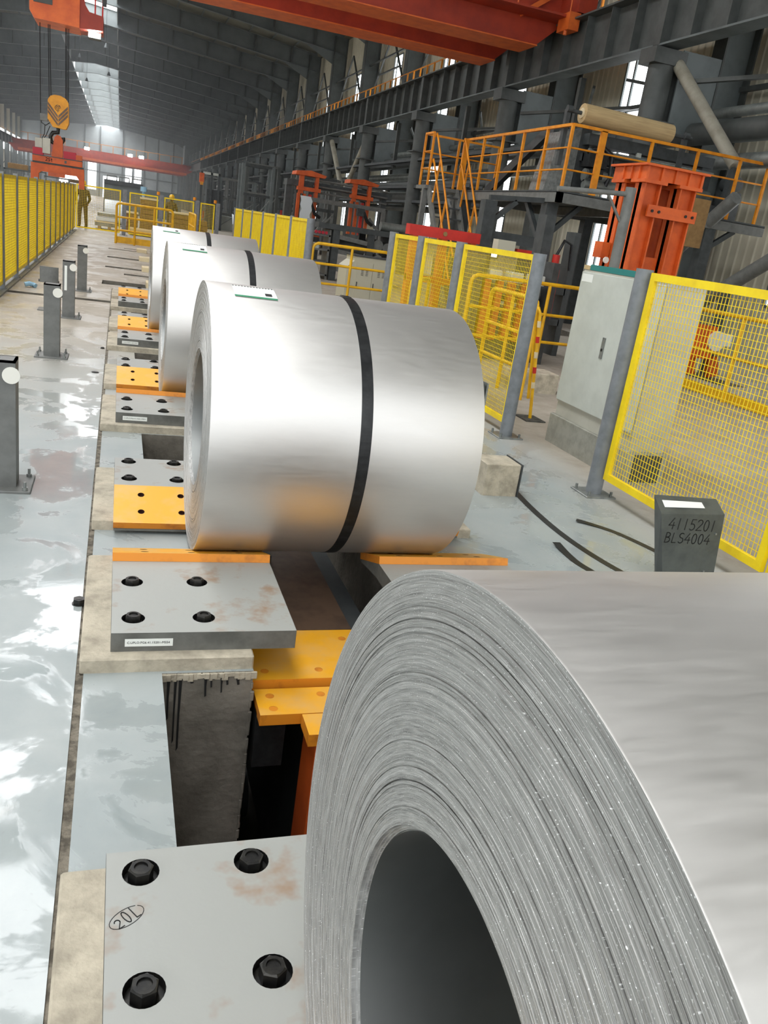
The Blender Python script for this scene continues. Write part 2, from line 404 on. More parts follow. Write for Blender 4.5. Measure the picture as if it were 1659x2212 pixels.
def printed(text, size, name, parent, mtx, material='ink'):
    """printed lettering as flat text mesh; mtx places the text plane in space"""
    cu = bpy.data.curves.new(name, 'FONT'); cu.body = text; cu.size = size; cu.extrude = 0.0004; cu.resolution_u = 2
    tmp = bpy.data.objects.new(name, cu); COL.objects.link(tmp)
    dg = bpy.context.evaluated_depsgraph_get(); me = bpy.data.meshes.new_from_object(tmp.evaluated_get(dg))
    bpy.data.objects.remove(tmp); bpy.data.curves.remove(cu)
    me.transform(Matrix.Translation(-wloc(parent)) @ mtx); me.materials.clear(); me.materials.append(MATS[material])
    o = bpy.data.objects.new(name, me); COL.objects.link(o); o.parent = parent
    return o
# ================================================================== the hall
CY = [0.577, 3.80, 7.05, 10.33, 13.63]          # coil saddle centres along the line
FRAMES = [17.4 + 7.8 * k for k in range(-3, 22)]
HX0, HX1, HY0, HY1 = -18.6, 13.5, -9.0, 186.0

def build_floor():
    holes = [(0.525, 1.37, -3.0, 15.2, 1.7), (-0.096, -0.070, -3.0, 15.3, 0.006)]
    gaps = [(CY[k] + 1.08, CY[k + 1] - 1.16) for k in range(4)] + [(-1.9, CY[0] - 1.1)]
    for a, b in gaps:
        holes += [(0.195, 0.525, a, b, 1.7), (1.37, 1.70, a, b, 1.7)]
    holes += [(-1.55, -0.05, 13.28, 13.52, 0.05), (-0.27, 0.50, 15.95, 16.65, 0.06), (-0.27, 0.50, 19.6, 19.95, 0.06),
              (-0.27, 0.50, 22.6, 23.0, 0.06), (-0.28, 0.50, 26.0, 26.25, 0.06), (0.12, 0.8, 18.2, 18.5, 0.06), (0.15, 0.8, 26.9, 27.1, 0.06)]
    holes += [(5.2, 9.9, 16.0, 19.2, 0.5), (9.3, 9.9, 11.0, 16.0, 0.3)]
    xs = sorted({HX0, HX1 + 0.4, *[h[0] for h in holes], *[h[1] for h in holes]})
    ys = sorted({HY0, HY1 + 0.4, *[h[2] for h in holes], *[h[3] for h in holes], 30, 60, 100, 140})
    nx, ny = len(xs) - 1, len(ys) - 1
    lv = [[0.0] * ny for _ in range(nx)]
    for i in range(nx):
        for j in range(ny):
            mx, my = (xs[i] + xs[i + 1]) / 2, (ys[j] + ys[j + 1]) / 2
            for h in holes:
                if h[0] < mx < h[1] and h[2] < my < h[3]: lv[i][j] = min(lv[i][j], -h[4])
    mb = MB()
    for i in range(nx):
        for j in range(ny):
            z = lv[i][j]; a, b, c, d = xs[i], xs[i + 1], ys[j], ys[j + 1]
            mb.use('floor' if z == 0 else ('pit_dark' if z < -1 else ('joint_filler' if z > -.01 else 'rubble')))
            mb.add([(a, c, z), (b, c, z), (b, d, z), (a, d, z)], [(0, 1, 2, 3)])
            for ii, jj, q in ((i + 1, j, [(b, c), (b, d)]), (i, j + 1, [(b, d), (a, d)])):
                if ii < nx and jj < ny and abs(lv[ii][jj] - z) > 1e-6:
                    z2 = lv[ii][jj]; (p, r_), (s_, t) = q
                    mb.use('pit_wall')
                    mb.add([(p, r_, z), (s_, t, z), (s_, t, z2), (p, r_, z2)], [(0, 1, 2, 3)])
    fl_ = struct(mb.build('floor', origin=(0, 0, 0)))
    # tar runs down the face of the pier before the nearest complete coil, chipped crust along its top
    yf = CY[1] - 1.16 - .0015
    for x, l, w in ((.22, .17, .012), (.245, .26, .010), (.262, .30, .012), (.30, .03, .02), (.352, .08, .012), (.372, .05, .01), (.41, .06, .009), (.43, .035, .012), (.47, .03, .015)):
        z0 = -.012 - .02 * (int(x * 1000) % 3) / 3
        MB().prism([(x - w / 2, z0), (x + w / 2, z0), (x + w * .3, z0 - l * .5), (x + w * .45, z0 - l), (x - w * .1, z0 - l * 1.05), (x - w * .3, z0 - l * .5)], 'y', yf - .001, yf).build('tar_run', 'ink', fl_)
    rc = random.Random(5); m = MB()
    for k in range(26):
        x = .2 + .325 * (k + rc.uniform(-.4, .4)) / 25; m.bevbox(x - rc.uniform(.006, .014), x + rc.uniform(.006, .014), yf - rc.uniform(.002, .009), yf + .004, -.018 - rc.uniform(0, .016), -.002, .002)
    tag(m.build('crust', 'concrete', fl_), kind='stuff')
    # trowelled filler along the edge of the pits
    for a, b in gaps[:1]:
        m = MB()
        for k in range(30):
            z = -.05 - 1.2 * (k + rc.uniform(-.3, .3)) / 30; m.bevbox(.518, .526 + rc.uniform(0, .008), yf - rc.uniform(.001, .004), yf + .01, z - rc.uniform(.02, .05), z, .003)
        tag(m.build('ragged_edge', 'pit_wall', fl_), kind='stuff')
mat('pit_wall', lin(126, 120, 110), 0.9, col2=lin(92, 87, 78), scale=5, lo=0.4, hi=0.7, bump=0.6, bscale=30)
build_floor()

RIDGE = -2.8
def rafter_z(x, top=False):
    s = (13.05 - 11.55) / (12.6 - RIDGE)
    z = 13.05 - s * abs(x - RIDGE)
    return z + (1.15 if top else 0.0)
def build_roof():
    mb = MB()
    for a, b in ((HX0, -5.0), (-0.6, HX1)):
        mb.add([(a, HY0, rafter_z(a, True)), (b, HY0, rafter_z(b, True)), (b, HY1, rafter_z(b, True)), (a, HY1, rafter_z(a, True))], [(0, 1, 2, 3)])
        mb.add([(a, HY0, rafter_z(a, True) + .06), (b, HY0, rafter_z(b, True) + .06), (b, HY1, rafter_z(b, True) + .06), (a, HY1, rafter_z(a, True) + .06)], [(0, 1, 2, 3)])
    roof = struct(mb.build('ceiling', 'roof_sheet', origin=(0, 0, 0)))
    first = None
    for y in FRAMES:
        if first is None:
            m = MB().use('rafter_paint')
            xs = [HX0 + 0.4] + [RIDGE] + [12.9]
            m.prism([(xs[0], rafter_z(xs[0])), (RIDGE, rafter_z(RIDGE)), (xs[2], rafter_z(xs[2])), (xs[2], rafter_z(xs[2], True) - .12), (RIDGE, rafter_z(RIDGE, True) - .12), (xs[0], rafter_z(xs[0], True) - .12)], 'y', y - .01, y + .01)
            for a, b in ((xs[0], RIDGE), (RIDGE, xs[2])):
                m.beam((a, y, rafter_z(a)), (b, y, rafter_z(b)), 0.32, 0.03)
                m.beam((a, y, rafter_z(a, True) - .12), (b, y, rafter_z(b, True) - .12), 0.32, 0.03)
            # haunch knee at the right column
            m.prism([(12.75, rafter_z(12.75)), (12.75, rafter_z(12.75) - .75), (12.5, rafter_z(12.5) - .75), (10.4, rafter_z(10.4))], 'y', y - .01, y + .01)
            x = -17.0
            while x < 12.5:
                m.use('steel_dark').box(x - .05, x + .05, y - .17, y + .17, rafter_z(x) + 0.02, rafter_z(x, True) - .14); x += 2.55
            first = m.build('rafter', parent=roof, origin=(0, y, 0))
        else:
            c = first.copy(); COL.objects.link(c); c.parent = roof; c.location = (0, y, 0)
    for k in range(20):
        x = -17.6 + 1.6 * k
        if -5.2 < x < -0.4: continue
        MB().box(x - .04, x + .04, HY0, HY1, rafter_z(x, True) - .1, rafter_z(x, True) - .02).build('purlin', 'steel_blue', roof)
    # translucent daylight strip on both sides of the ridge, closed over a few bays, between baffles added to confine its light
    for n_, (ya, yb) in enumerate(((HY0, 74.0), (100.5, HY1))):
        m = MB()
        for a, b in ((-5.0, RIDGE), (RIDGE, -0.6)):
            m.add([(a, ya, rafter_z(a, True) + .02), (b, ya, rafter_z(b, True) + .02), (b, yb, rafter_z(b, True) + .02), (a, yb, rafter_z(a, True) + .02)], [(0, 1, 2, 3)])
        struct(m.build('window_%d' % (1 + 59 * n_), 'skylight_panel'))
    m = MB()
    for a, b in ((-5.0, RIDGE), (RIDGE, -0.6)):
        for dz in (0, .06): m.add([(a, 74, rafter_z(a, True) + dz), (b, 74, rafter_z(b, True) + dz), (b, 100.5, rafter_z(b, True) + dz), (a, 100.5, rafter_z(a, True) + dz)], [(0, 1, 2, 3)])
    m.build('roof_bay', 'roof_sheet', roof)
    for x in (-5.0, -0.6):
        MB().box(x - .02, x + .02, HY0, HY1, rafter_z(x) + .2, rafter_z(x, True)).build('light_baffle', 'baffle_white', roof)
    # pendant lamps under the ridge
    for k, y in enumerate((64.5, 72.3, 80, 88, 95.5)):
        for j, x in enumerate((-3.4, -1.3)):
            if (k + j) % 2: continue
            t = thing('pendant_lamp', (x, y - 3.2, 11.0), 'small unlit high-bay lamp on a cable under the roof strip, %s of the row' % ORD[k], 'lamp')
            MB().tube((x, y - 3.2, 11.25), (x, y - 3.2, 14.1), 0.012, 5).build('cable', 'rope', t)
            MB().tube((x, y - 3.2, 11.0), (x, y - 3.2, 11.3), 0.15, 12, r2=0.05).build('lamp_shade', 'dark_grey', t)
build_roof()

def ribbed(mb, x, y0, y1, z0, z1, pitch=0.28):
    if y1 - y0 < 0.02 or z1 - z0 < 0.02: return
    n = max(1, int((y1 - y0) / pitch)); p = (y1 - y0) / n; pts = []
    for k in range(n):
        a = y0 + k * p
        pts += [(x, a), (x, a + .72 * p), (x - .035, a + .80 * p), (x - .035, a + .92 * p)]
    pts.append((x, y1))
    vs_ = [(q[0], q[1], z) for q in pts for z in (z0, z1)]
    mb.add(vs_, [(2 * i, 2 * i + 2, 2 * i + 3, 2 * i + 1) for i in range(len(pts) - 1)])
def build_right_wall():
    mb = MB(); wins = []
    for k in range(-3, 21):
        c = 22.3 + 7.8 * k; wins.append((c - .68, c + .68))
    y = HY0; Z0, Z1, T = 1.2, 10.2, 12.75
    for i, (a, b) in enumerate(wins):
        near = a < 70
        ribbed(mb, HX1, y, a, 0, T, 0.28 if near else 1.5)
        ribbed(mb, HX1, a, b, 0, Z0, 0.28 if near else 1.5); ribbed(mb, HX1, a, b, Z1, T, 0.28 if near else 1.5)
        y = b
    ribbed(mb, HX1, y, HY1, 0, T, 1.5)
    wall = struct(mb.build('wall_right', 'cladding', origin=(HX1, 0, 0)))
    pane = frame = None
    for i, (a, b) in enumerate(wins):
        if b < 2: continue
        w = struct(bpy.data.objects.new('window_%d' % (i + 2), None)); COL.objects.link(w); w.location = (HX1, (a + b) / 2, Z0)
        if pane is None:
            y0 = (a + b) / 2
            pane = MB().box(HX1 - .01, HX1 + .01, a + .03, b - .03, Z0 + .03, Z1 - .03).build('pane', 'window_pane', w)
            f = MB()
            for yy in (a, y0 + .25, b): f.box(HX1 - .06, HX1 + .04, yy - .035, yy + .035, Z0, Z1)
            zz = Z0
            while zz < Z1 + .01: f.box(HX1 - .06, HX1 + .04, a, b, zz - .03, zz + .03); zz += 1.5
            frame = f.build('window_frame', 'steel_blue', w)
        else:
            for s_ in (pane, frame):
                c = s_.copy(); COL.objects.link(c); c.parent = w
    trim = struct(bpy.data.objects.new('trim_1', None)); COL.objects.link(trim)
    # columns: tube leg under the crane girder, plate head, set-back upper column
    first = None
    for y in FRAMES:
        if y < 1: continue
        if first is None:
            m = MB().use('steel_dark')
            m.tube((11, y, 0), (11, y, 5.75), 0.28, 16)
            m.box(10.62, 11.38, y - .38, y + .38, 4.62, 4.66); m.box(10.6, 11.4, y - .3, y + .3, 5.75, 6.05)
            m.prism([(11.0, 4.66), (12.5, 4.66), (12.5, 6.05), (11.0, 6.05)], 'y', y - .015, y + .015)
            m.use('steel_blue').box(11.35, 12.35, y - .2, y - .16, 4.5, 6.1)
            m.use('steel_dark').box(12.34, 12.38, y - .22, y + .22, 0, rafter_z(12.6) + 0.9).box(13.14, 13.18, y - .22, y + .22, 0, rafter_z(12.6) + 0.9)
            m.use('steel_blue').box(12.36, 13.16, y - .012, y + .012, 0, rafter_z(12.6) + 0.9)
            first = m.build('column', parent=trim, origin=(0, y, 0))
        else:
            c = first.copy(); COL.objects.link(c); c.parent = trim; c.location = first.location + Vector((0, y - FRAMES[[f > 1 for f in FRAMES].index(True)], 0))
    # horizontal ties and light lattice under the girder, bay by bay
    ti = None
    for y in FRAMES:
        if y < 1: continue
        if ti is None:
            m = MB()
            m.beam((11.25, y + 3.9, 4.2), (11.25, y + 3.9, 6.0), 0.14, 0.14)
            m.beam((11.3, y + .4, 5.45), (13.0, y + 3.7, 5.62), 0.12, 0.08); m.beam((11.3, y + 7.4, 5.45), (13.0, y + 4.1, 5.62), 0.12, 0.08)
            m.beam((13.0, y + .2, 5.62), (13.0, y + 7.6, 5.62), 0.1, 0.1)
            m.beam((13.0, y + 1.0, 5.62), (12.0, y + 3.0, 6.0), 0.07, 0.07); m.beam((13.0, y + 6.6, 5.62), (12.0, y + 4.6, 6.0), 0.07, 0.07)
            m.beam((12.7, y + .3, 7.6), (12.7, y + 3.9, 10.9), 0.08, 0.08); m.beam((12.7, y + 7.5, 7.6), (12.7, y + 3.9, 10.9), 0.08, 0.08)
            m.beam((12.7, y + 1.9, 9.2), (12.7, y + 5.9, 9.2), 0.07, 0.07); m.beam((12.7, y + .1, 9.9), (12.7, y + 7.7, 9.9), 0.07, 0.07)
            ti = m.build('bracing', 'steel_dark', trim, origin=(0, y, 0)); y00 = y
        else:
            c = ti.copy(); COL.objects.link(c); c.parent = trim; c.location = ti.location + Vector((0, y - y00, 0))
    # inclined tube braces
    for a, b in (((11.25, 17.3, 5.9), (11.5, 14.78, 3.75)), ((11, 48.3, 5.8), (11, 45.0, 3.4)), ((11, 40.8, 5.7), (11, 44.0, 3.4)), ((11, 14.2, 1.1), (11, 9.9, 3.6)),
                 ((11, 13.9, 3.1), (11, 16.9, 0.9)), ((11, 25.5, 0.6), (11, 28.9, 3.0))):
        MB().tube(a, b, 0.13, 12).build('brace', 'brace_grey' if a[2] > 5 else 'grey_paint', trim)
build_right_wall()

def build_left_wall():
    mb = MB()
    mb.box(HX0 - .1, HX0, HY0, HY1, 0, 5.5).box(HX0 - .1, HX0, HY0, HY1, 8.5, 12.75)
    wall = struct(mb.build('wall_left', 'cladding', origin=(HX0, 0, 0)))
    w = struct(MB().box(HX0 - .06, HX0 - .03, HY0, HY1, 5.5, 8.5).build('window_40', 'window_pane'))
    first = None
    for y in FRAMES:
        if y < 1: continue
        if first is None:
            m = MB().box(-17.0, -16.6, y - .2, y + .2, 0, 6.1).box(-18.2, -17.9, y - .25, y + .25, 0, 12.4)
            m.beam((-16.8, y, 1.0), (-18.0, y, 2.5), .12, .12); m.beam((-18.0, y, 2.5), (-16.8, y, 4.2), .12, .12)
            first = m.build('column', 'steel_blue', wall, origin=(0, y, 0)); y00 = y
        else:
            c = first.copy(); COL.objects.link(c); c.parent = wall; c.location = first.location + Vector((0, y - y00, 0))
build_left_wall()

def build_end_wall():
    ops = [(-6.3, -4.7, 1.2, 6.5), (0.8, 2.05, 2.4, 6.1), (2.55, 3.9, 2.4, 6.2), (-3.4, -0.4, 0.0, 4.0), (-11.6, -7.9, 1.6, 3.6)]
    xs = sorted({HX0, HX1, *[o[0] for o in ops], *[o[1] for o in ops]}); zs = sorted({0, 14.2, *[o[2] for o in ops], *[o[3] for o in ops]})
    mb = MB()
    for i in range(len(xs) - 1):
        for j in range(len(zs) - 1):
            mx, mz = (xs[i] + xs[i + 1]) / 2, (zs[j] + zs[j + 1]) / 2
            if any(o[0] < mx < o[1] and o[2] < mz < o[3] for o in ops): continue
            mb.box(xs[i], xs[i + 1], HY1, HY1 + .1, zs[j], zs[j + 1])
    wall = struct(mb.build('wall_back', 'end_cladding', origin=(0, HY1, 0)))
    for k, x in enumerate((-15, -12, -7, -4.1, 0.2, 4.4, 7, 10)):
        MB().box(x - .12, x + .12, HY1 - .25, HY1, 0, 13).build('wall_post', 'steel_blue', wall)
    for z in (4.6, 7.6): MB().box(HX0, HX1, HY1 - .15, HY1, z, z + .18).build('girt', 'steel_blue', wall)
    for k, o in enumerate(ops):
        nm = 'door_1' if k == 3 else 'window_%d' % (50 + k)
        struct(MB().box(o[0], o[1], HY1 + .03, HY1 + .06, o[2], o[3]).build(nm, 'window_pane'))
build_end_wall()

def runway(x, sgn, label, y0, y1, detail):
    t = thing('crane_runway_girder', (x, y0, 6.1), label, 'girder')
    m = MB().box(x - .012, x + .012, y0, y1, 6.14, 7.25)
    m.build('web', 'steel_dark', t)
    MB().box(x - .24, x + .24, y0, y1, 6.10, 6.14).build('bottom_flange', 'steel_blue', t)
    MB().box(x - .30, x + .30, y0, y1, 7.25, 7.29).build('top_flange', 'steel_dark', t)
    MB().box(x - .04, x + .04, y0, y1, 7.29, 7.42).build('crane_rail', 'steel_dark', t)
    MB().box(x + sgn * .3, x + sgn * 1.5, y0, y1, 7.27, 7.30).build('walkway', 'steel_dark', t)
    first = big = None
    k = 0; y = FRAMES[0]
    while y < y1:
        if y > y0:
            edge = abs(((y - 17.4) / 7.8) % 1) < 0.02 or abs(((y - 17.4) / 7.8) % 1) > 0.98
            if first is None:
                first = MB().box(x - .22, x + .22, y - .012, y + .012, 6.14, 7.25).build('stiffener', 'steel_dark', t, origin=(x, y, 6.1)); fy = y
            else:
                c = first.copy(); COL.objects.link(c); c.parent = t; c.location = first.location + Vector((0, y - fy, 0))
            if edge and detail:
                MB().box(x - .25, x + .25, y - .12, y + .12, 6.12, 7.26).build('bearing_stiffener', 'steel_dark', t)
        k += 1; y = FRAMES[0] + 7.8 / 7 * k
        if y > (130 if detail else 175): break
        if not detail: y = FRAMES[0] + 7.8 / 2 * k
    # walkway railing
    xr = x + sgn * 1.35
    for z in (7.9, 8.5): MB().box(xr - .02, xr + .02, max(y0, 15), min(y1, 170), z - .02, z + .02).build('handrail', 'rail_orange', t)
    p0 = None; y = max(y0, 15)
    while y < min(y1, 150):
        ph = ((y - 17.4) / 7.8) % 1
        if 0.06 < ph < 0.94:
            if p0 is None:
                p0 = MB().box(xr - .03, xr + .03, y - .035, y + .035, 7.3, 8.52).build('rail_post', 'rail_orange', t, origin=(xr, y, 7.3)); py = y
            else:
                c = p0.copy(); COL.objects.link(c); c.parent = t; c.location = p0.location + Vector((0, y - py, 0))
        y += 0.9 if detail else 1.8
runway(11.0, 1, 'long dark steel crane girder with vertical stiffeners along the right side of the hall', 5.0, HY1 - .3, True)
runway(-16.6, -1, 'far crane girder with orange walkway railing along the left side of the hall', 40.0, HY1 - .3, False)
# pipes running along the right side between columns and wall
for k, (x, z, r, m, nm) in enumerate(((12.25, 4.98, 0.11, 'pipe_clad', 'uppermost thin'), (12.05, 4.55, 0.24, 'steel_dark', 'thick dark upper'), (12.05, 3.95, 0.16, 'pipe_clad', 'bright middle'),
                                      (11.6, 3.55, 0.14, 'steel_dark', 'dark middle'), (11.8, 3.1, 0.2, 'grey_paint', 'grey lower'), (11.6, 2.6, 0.12, 'steel_dark', 'lowest thin dark'))):
    tag(MB().tube((x, 8.0 if z > 3.7 else 26.5, z), (x, 120.0, z), r, 12).build('service_pipe', m), '%s horizontal service pipe along the right wall behind the columns' % nm, 'pipe', None)
for k, (z, x) in enumerate(((4.3, 11.15), (3.3, 11.15), (2.75, 11.15))):
    y0 = 18.5 if z > 4 else 27
    t = thing('cable_tray', (x, y0, z), '%s dark cable tray running along the right-hand columns' % ('upper', 'middle', 'lower')[k], 'cable tray')
    MB().box(x - .25, x + .25, y0, 110, z, z + .02).box(x - .25, x - .23, y0, 110, z, z + .12).box(x + .23, x + .25, y0, 110, z, z + .12).build('tray', 'dark_grey', t)
# ================================================================== coils and saddles
def build_coil(yc, rings, seg, label, strap, paper, rad=0.618, rin=0.30, x0=0.364, x1=1.55, zc=0.664):
    rnd = random.Random(int(yc * 100))
    t = thing('steel_coil', ((x0 + x1) / 2, yc, zc - rad), label, 'coil')
    cen = ((x0 + x1) / 2, yc, zc)
    prof = []                                   # left end: every wrap a little proud or shy of its neighbour
    step = (rad - rin) / rings
    lo = 0.0
    for k in range(rings):
        r = rad - k * step
        if rnd.random() < 0.07: off = rnd.uniform(0.002, 0.0045)
        else: off = rnd.uniform(0.0, 0.0013)
        if k < 2: off = 0.0005 * k
        if k > rings - 5: off = 0.004 + 0.003 * (k - rings + 5)
        prof += [(x0 + off, r), (x0 + off, r - step * .96)]
    prof.append((x0 + 0.02, rin))
    MB().lathe_x(prof, yc, zc, seg).build('coil_end', 'coil_edge', t, origin=cen)
    right = [(x1, rad)] + [(x1 - rnd.uniform(0, .002), rad - (rad - rin) * k / 14) for k in range(1, 14)] + [(x1, rin)]
    MB().lathe_x(right, yc, zc, 96).build('coil_end', 'coil_edge', t, origin=cen)
    m = MB(); m.lathe_x([(x0, rad), (x0 + .002, rad + .0006), (x1 - .002, rad + .0006), (x1, rad)], yc, zc, 192).build('outer_wrap', 'coil_skin', t, origin=cen, smooth_all=True)
    m = MB(); m.lathe_x([(x0 + .012, rin), (x1, rin)], yc, zc, 128).build('inner_bore', 'coil_bore', t, origin=cen, smooth_all=True)
    if strap:
        a, b = strap
        MB().lathe_x([(a, rad + .0006), (a, rad + .0028), (b, rad + .0028), (b, rad + .0006)], yc, zc, 128).build('steel_band', 'black_band', t, origin=cen, smooth_all=False)
        sb = t.children[-1]
        q = math.radians(96)
        k = MB()
        for da in (0.0,):
            k.box((a + b) / 2 - .02, (a + b) / 2 + .02, yc - .03, yc + .03, zc + rad + .002, zc + rad + .006)
        k.build('band_seal', 'black_oxide', t)
    if paper:
        xa, xb, ya, yb = paper
        pm = MB(); n = 10
        pts = []
        for k in range(n + 1):
            y = ya + (yb - ya) * k / n; z = zc + math.sqrt(rad ** 2 - (y - yc) ** 2) + .0025
            pts.append((y, z))
        for (y0, z0), (y1, z1) in zip(pts[:-1], pts[1:]):
            pm.add([(xa, y0, z0), (xb, y0, z0), (xb, y1, z1), (xa, y1, z1)], [(0, 1, 2, 3)])
        pp = pm.build('paper_label', 'paper', t)
        e = MB(); y0, z0 = pts[0]; y1, z1 = pts[1]
        e.add([(xa, y0, z0 + .001), (xb, y0, z0 + .001), (xb, y1, z1 + .001), (xa, y1, z1 + .001)], [(0, 1, 2, 3)])
        e.build('printed_edge', 'green_ink', pp)
        e = MB()
        for k in range(14):
            x = xa + (xb - xa) * (k + .5) / 14; (y0, z0), (y1, z1) = pts[-2], pts[-1]
            e.add([(x - .004, y0, z0 + .001), (x + .002, y0, z0 + .001), (x + .002, y1, z1 + .001), (x - .004, y1, z1 + .001)], [(0, 1, 2, 3)])
        (y0, z0), (y1, z1) = pts[2], pts[4]
        e.add([(xb - .05, y0, z0 + .001), (xb - .02, y0, z0 + .001), (xb - .02, y1, z1 + .001), (xb - .05, y1, z1 + .001)], [(0, 1, 2, 3)])
        e.build('print', 'ink', pp)
    return t
build_coil(CY[0], 150, 220, 'huge foreground steel coil cut off by the right and bottom edges, fine layered end', None, None)
build_coil(CY[1], 80, 160, 'bright steel coil with black band and green-edged paper label, nearest of three standing complete', (0.985, 1.035), (0.475, 0.66, 3.60, 3.75))
build_coil(CY[2], 50, 128, 'steel coil with black band in the middle of the row of three', (0.975, 1.025), (0.47, 0.66, 6.82, 7.0))
build_coil(CY[3], 40, 128, 'farthest steel coil in the row, mostly hidden by two nearer coils', (0.955, 1.005), (0.47, 0.66, 10.1, 10.3))

TAN = math.tan(R(19.0))
def pad_z(d): return 0.0788 + (d - 0.20) * TAN           # upper face of the sloping liner, d = distance from coil centre line
NUT = STUD = WASH = None
def saddle(ci, back, right, label, plinth_label, tagtext=None):
    """half of a coil cradle: bolted steel block with an orange liner, on a concrete plinth"""
    global NUT, STUD, WASH
    yc = CY[ci]; s = 1 if back else -1
    X = (lambda x: 1.892 - x) if right else (lambda x: x)
    xa, xb = sorted((X(0.017), X(0.687)))
    pa, pb = sorted((X(-0.085), X(0.525)))
    f = lambda d: yc + s * d
    # plinth
    y0, y1 = sorted((f(0.22), f(1.09 if back else 1.145)))
    m = MB().bevbox(pa, pb, y0, y1, 0, 0.055, 0.006)
    tag(m.build('concrete_plinth', 'concrete'), plinth_label, 'plinth')
    y0, y1 = sorted((f(0.45), f(1.05 if back else 1.094)))
    t = thing('coil_saddle', ((xa + xb) / 2, (y0 + y1) / 2, 0.055), label, 'coil saddle')
    m = MB(); bolts = [(X(0.094), f(0.667)), (X(0.094), f(0.98)), (X(0.35), f(0.667)), (X(0.35), f(0.98))]
    holed(m, xa, xb, y0, y1, bolts, 0.042, 0.026, lambda u, v, d: (u, v, 0.13 - d), 24, 'plate_paint', 'black_oxide', 'black_oxide')
    m.use('plate_side')
    ye = f(0.17); yi = f(0.45); yo = f(1.05 if back else 1.094)
    zi = pad_z(0.17) - .04
    m.prism([(yo, .055), (yo, .13), (yi, .13), (yi, .055)], 'x', xa, xa + .0005)     # sides
    m.prism([(yo, .055), (yo, .13), (yi, .13), (yi, .055)], 'x', xb - .0005, xb)
    m.add([(xa, yo, .055), (xb, yo, .055), (xb, yo, .13), (xa, yo, .13)], [(0, 1, 2, 3)])
    m.prism([(yi, .055), (yi, .128), (ye, zi), (ye, .055 if zi > .055 else zi - .01)], 'x', xa + .002, xb - .002)
    m.build('steel_block', None, t)
    for k, (bx, by) in enumerate(bolts):
        a0 = random.uniform(0, 1)
        b = MB().use('black_oxide')
        hexa = [(bx + .029 * math.cos(a0 + q * math.pi / 3), by + .029 * math.sin(a0 + q * math.pi / 3)) for q in range(6)]
        hexb = [(bx + .024 * math.cos(a0 + q * math.pi / 3), by + .024 * math.sin(a0 + q * math.pi / 3)) for q in range(6)]
        z0, z1 = .108, .146
        b.add([(x, y, z0) for x, y in hexa] + [(x, y, z1 - .004) for x, y in hexa] + [(x, y, z1) for x, y in hexb],
              [(q, (q + 1) % 6, 6 + (q + 1) % 6, 6 + q) for q in range(6)] + [(6 + q, 6 + (q + 1) % 6, 12 + (q + 1) % 6, 12 + q) for q in range(6)])
        n = 16; ci_ = [(bx + .016 * math.cos(2 * math.pi * q / n), by + .016 * math.sin(2 * math.pi * q / n)) for q in range(n)]
        ho = [(bx + .0235 * math.cos(2 * math.pi * q / n), by + .0235 * math.sin(2 * math.pi * q / n)) for q in range(n)]
        b.add([(x, y, z1) for x, y in ho] + [(x, y, z1) for x, y in ci_] + [(x, y, z1 - .006) for x, y in ci_],
              [(q, (q + 1) % n, n + (q + 1) % n, n + q) for q in range(n)] + [(n + q, n + (q + 1) % n, 2 * n + (q + 1) % n, 2 * n + q) for q in range(n)])
        nut = b.build('hex_nut', None, t)
        MB().tube((bx, by, .106), (bx, by, z1 - .005), .0155, 14).build('stud', 'black_oxide', nut)
        MB().tube((bx, by, .104), (bx, by, .109), .038, 18).build('washer', 'black_oxide', nut)
    # orange liner with countersunk holes
    m = MB(); nx_ = -math.sin(R(19.0)) * s; nz_ = math.cos(R(19.0))
    def P(u, v, d): return (u, f(v) - nx_ * d, pad_z(v) - nz_ * d)
    holes = [(X(x), d) for x in (0.15, 0.35, 0.56) for d in (0.245, 0.375)]
    holed(m, xa, xb, 0.16, 0.45, holes, 0.017, 0.02, P, 16, 'orange_pad', 'dark_hole', 'dark_hole')
    m.use('orange_edge'); th = .036
    c = [P(xa, .16, 0), P(xb, .16, 0), P(xb, .45, 0), P(xa, .45, 0)]; d_ = [P(xa, .16, th), P(xb, .16, th), P(xb, .45, th), P(xa, .45, th)]
    m.add(c + d_, [(4, 5, 6, 7), (0, 1, 5, 4), (1, 2, 6, 5), (2, 3, 7, 6), (3, 0, 4, 7)])
    m.build('liner_pad', None, t)
    if tagtext:
        lp = MB().box(xa + .048, xa + .215, yo - .0015, yo - .0003, .076, .106).build('name_plate', 'paper', t)
        printed(tagtext, .0125, 'lettering', lp, Matrix.Translation((xa + .055, yo - .0018, .087)) @ Matrix.Rotation(R(90), 4, 'X'))
    return t
TXT = 'C.UPLO.PG6.41.15201-M554'
S0 = saddle(0, True, False, 'grey steel block with four big nuts and pencilled mark, lower left foreground', 'rough concrete ledge under the nearest bolted block at bottom left')
saddle(1, False, False, 'rust-flecked bolted block with printed name plate before the nearest complete coil', 'chipped concrete plinth under the front block of the nearest complete coil', TXT)
saddle(1, True, False, 'bolted block with broad orange liner left behind the nearest complete coil', 'concrete plinth under the rear block of the nearest complete coil')
saddle(2, False, False, 'bolted block with name plate before the middle coil', 'concrete plinth before the middle coil, beside the dark pit', TXT)
saddle(2, True, False, 'bolted block and yellowed orange liner behind the middle coil', 'concrete plinth under the rear block of the middle coil')
saddle(3, False, False, 'bolted block with tall grey face and name plate before the farthest coil', 'concrete plinth before the farthest coil', TXT)
saddle(3, True, False, 'bolted block and orange liner behind the farthest coil', 'concrete plinth under the rear block of the farthest coil')
saddle(4, False, False, 'bolted block of the empty cradle beyond the farthest coil, near half', 'long concrete plinth of the empty cradle beyond the coils, near half')
